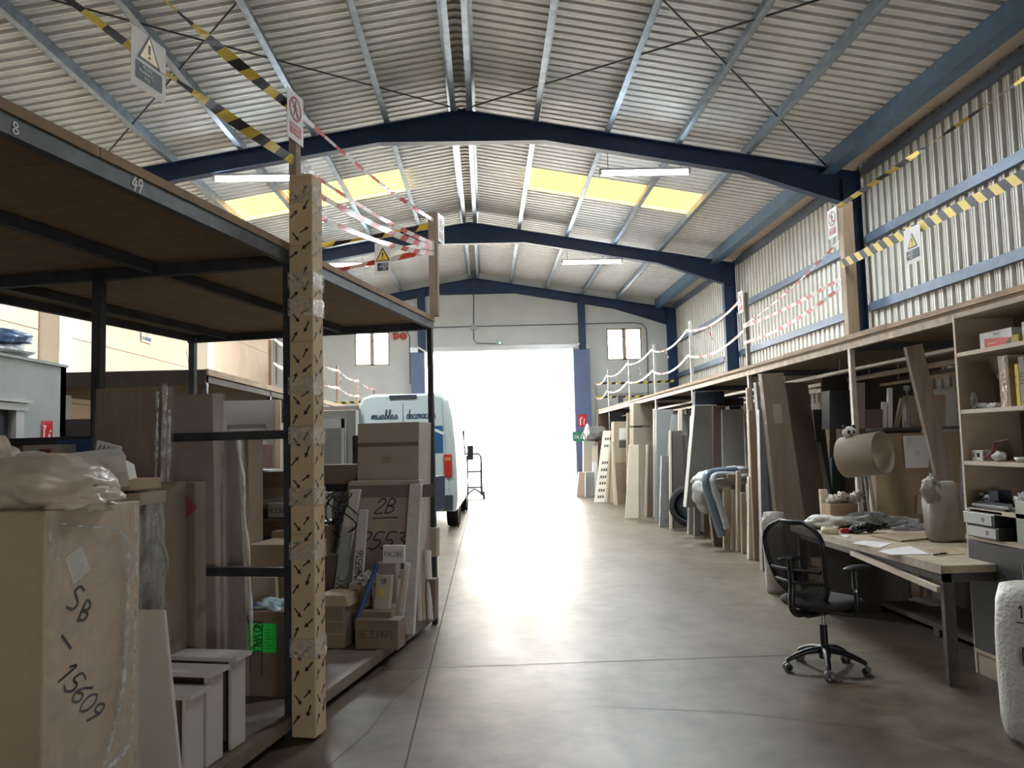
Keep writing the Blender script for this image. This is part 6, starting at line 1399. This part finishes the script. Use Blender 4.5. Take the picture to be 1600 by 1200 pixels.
    for s_ in (-1, 1):
        mb = MB(); mb.tube([(.88*s_, 4.05, 1.35), (1.03*s_, 4.0, 1.38)], .02, 8); mb.box(1.0*s_-.03, 1.0*s_+.12*s_+.03*0 if s_ > 0 else 1.0*s_+.03, 3.96, 4.06, 1.22, 1.56) if s_ > 0 else mb.box(-1.12, -.97, 3.96, 4.06, 1.22, 1.56)
        B(mb, 'mirror', VB, bevel=.02)
        mb = MB(); mb.box(.925*s_-.02, .925*s_+.02, .2, 3.6, .98, 1.06); B(mb, 'side_trim', VW, bevel=.01)
        mb = MB(); mb.box(.935*s_-.012, .935*s_+.012, 2.72, 2.86, .98, 1.1); mb.box(.935*s_-.02, .935*s_+.02, 3.3, 4.0, 1.35, 1.9); B(mb, 'side_window', GLASSD)
    mb = MB(); mb.add([(-.78, 4.10, 2.36), (.78, 4.10, 2.36), (.80, 4.60, 1.9), (-.80, 4.60, 1.9)], [(0, 1, 2, 3)]); B(mb, 'windscreen', GLASSD)
    return r
vn = van(); vn.rotation_euler = (0, 0, math.radians(-1.3)); vn.location = (-1.50, 14.6, 0)
# hand truck
q = FZ(742, 781); ht = empty('hand_truck', (q.x, q.y, 0), 'grey steel hand truck standing by the open gate beside the van', 'hand truck')
W_ = .40; HT = mat('truck_steel', (.04, .05, .06), .5, .3)
mb = MB(); X, Y = q.x, q.y
mb.tube([(X-W_/2, Y, .12), (X-W_/2, Y, 1.22), (X-W_/2+.06, Y, 1.30), (X+W_/2-.06, Y, 1.30), (X+W_/2, Y, 1.22), (X+W_/2, Y, .12)], .034, 8)
for z in (.35, .80): mb.tube([(X-W_/2, Y, z), (X+W_/2, Y, z)], .028, 6)
mb.tube(spl([(X-W_/2, Y, .16), (X, Y, .30), (X+W_/2, Y, .16)], 6), .026, 6); mb.build('frame', HT, ht)
mb = MB(); mb.box(X-W_/2-.02, X+W_/2+.02, Y-.25, Y+.02, .015, .03); mb.build('toe_plate', HT, ht)
for s_ in (-1, 1):
    mb = MB(); mb.lathe((X+s_*(W_/2+.06), Y+.08, .12), [(0, -.03), (.09, -.035), (.12, -.02), (.12, .02), (.09, .035), (0, .03)], 20, axis=(1, 0, 0)); mb.build('wheel', mat('truck_wheel', (.10, .05, .05), .7), ht)
# ------------------------------------------------------------------ lamps
def lamp(x0, y0, x1, y1, Y, label, pw):
    a = V(HALL.atV(x0, y0, Y)); b_ = V(HALL.atV(x1, y1, Y)); z = (a.z+b_.z)/2
    r = empty('fluorescent_lamp', ((a.x+b_.x)/2, Y, z), label, 'lamp')
    L = (b_.x-a.x)
    if L > 1.75: a.x += 0
    mb = MB(); mb.box(a.x, b_.x, Y-.05, Y+.05, z+.02, z+.055); mb.box(a.x, a.x+.04, Y-.05, Y+.05, z-.05, z+.03); mb.box(b_.x-.04, b_.x, Y-.05, Y+.05, z-.05, z+.03); mb.build('housing', mat('lamp_housing', (.55, .58, .6), .5), r)
    mb = MB(); mb.tube([(a.x+.03, Y, z-.01), (b_.x-.03, Y, z-.01)], .045, 12); t = mb.build('tube', mat('lamp_tube', (.85, .95, 1.0), .5, emit=22.0), r)
    zr = lambda X: ztop(X)-.30 if abs(Y-YA) < 1 or abs(Y-YB) < 1 else ztop(X, PUR)
    mb = MB()
    for X in (a.x+.15, b_.x-.15): mb.tube([(X, Y, z+.05), (X, Y, zr(X))], .005, 6)
    mb.build('hanger', BLACKP, r)
    l = area('lamp_light', ((a.x+b_.x)/2, Y, z-.07), (0, 0, 0), L, .1, pw, (.85, .95, 1.0)); return r
lamp(936, 269, 1078, 268, YA+.02, 'lit fluorescent lamp under the nearer roof beam, right side', 150)
lamp(334, 278, 476, 277, YA+.02, 'lit fluorescent lamp under the nearer roof beam, left side partly behind the cardboard pillar', 150)
lamp(877, 409, 972, 408, YB+.02, 'lit fluorescent lamp under the further roof beam, right side', 90)
lamp(480, 414, 576, 413, YB+.02, 'lit fluorescent lamp under the further roof beam, left side above the rack', 90)
for x_ in (-3.2, 2.2):   # unseen pair of lamps added above the picture to brighten the foreground
    area('lamp_light', (x_, YR, 5.6), (0, 0, 0), 1.6, .1, 25, (.95, .97, 1.0))
    mb = MB(); mb.box(x_-.8, x_+.8, YR-.05, YR+.05, 5.68, 5.74); mb.tube([(x_-.6, YR, 5.74), (x_-.6, YR, 6.4)], .005, 6); mb.tube([(x_+.6, YR, 5.74), (x_+.6, YR, 6.4)], .005, 6)
    o = mb.build('fluorescent_lamp', MATS['lamp_housing']); tag(o, 'unseen lamp added as fill under the nearest roof beam, above the %s' % ('storage rack' if x_ < 0 else 'swivel chair'), 'lamp')
# ------------------------------------------------------------------ gable services
COND = mat('conduit_grey', (.10, .12, .14), .6)
def gp(x, y, o=.03): p = HALL.atV(x, y, YG-o); return V((p[0], YG-o, p[2]))
rc = empty('cable_conduit', tuple(gp(740, 512)), 'thin grey cable conduit with junction box running across the gable wall', 'conduit')
def cond(pts): mb = MB(); mb.tube([gp(*p) for p in pts], .016, 6); mb.build('pipe', COND, rc)
cond([(432, 600), (432, 525), (436, 518), (445, 516), (620, 513), (990, 504), (1003, 506), (1010, 514), (1012, 560), (1013, 640)])
cond([(740, 436), (740, 530), (745, 536), (775, 537)]); cond([(625, 514), (636, 518), (640, 526), (641, 600)])
for x, y in ((740, 511), (622, 513)):
    p = gp(x, y, .05); mb = MB(); mb.box(p.x-.10, p.x+.10, YG-.09, YG-.0, p.z-.09, p.z+.09); mb.build('junction_box', mat('box_grey', (.42, .44, .44), .6), rc)
for k, x in enumerate((618, 630)):
    p = gp(x, 525, .05); mb = MB(); mb.lathe((p.x, YG-.01, p.z), [(0, .09), (.05, .085), (.11, .05), (.125, .0)], 20, axis=(0, -1, 0)); tag(mb.build('alarm_bell', mat('alarm_red', (.55, .10, .08), .5)), ['left', 'right'][k]+' one of the two round red alarm bells beside the gable window', 'alarm bell')
p = gp(781, 536); mb = MB(); mb.box(p.x-.08, p.x+.08, YG-.06, YG-.0, p.z-.05, p.z+.05); mb.mi = 1; mb.blob((p.x, YG-.065, p.z), (.025, .01, .025), 1, 0, 1, 10)
tag(mb.build('emergency_lamp', [MATS['box_grey'], mat('green_led', (.1, .9, .5), .4, emit=3)]), 'small emergency lamp with a green light above the gate', 'lamp')
# two plates on the gable beside the small windows
p = gp(557, 612, .05)
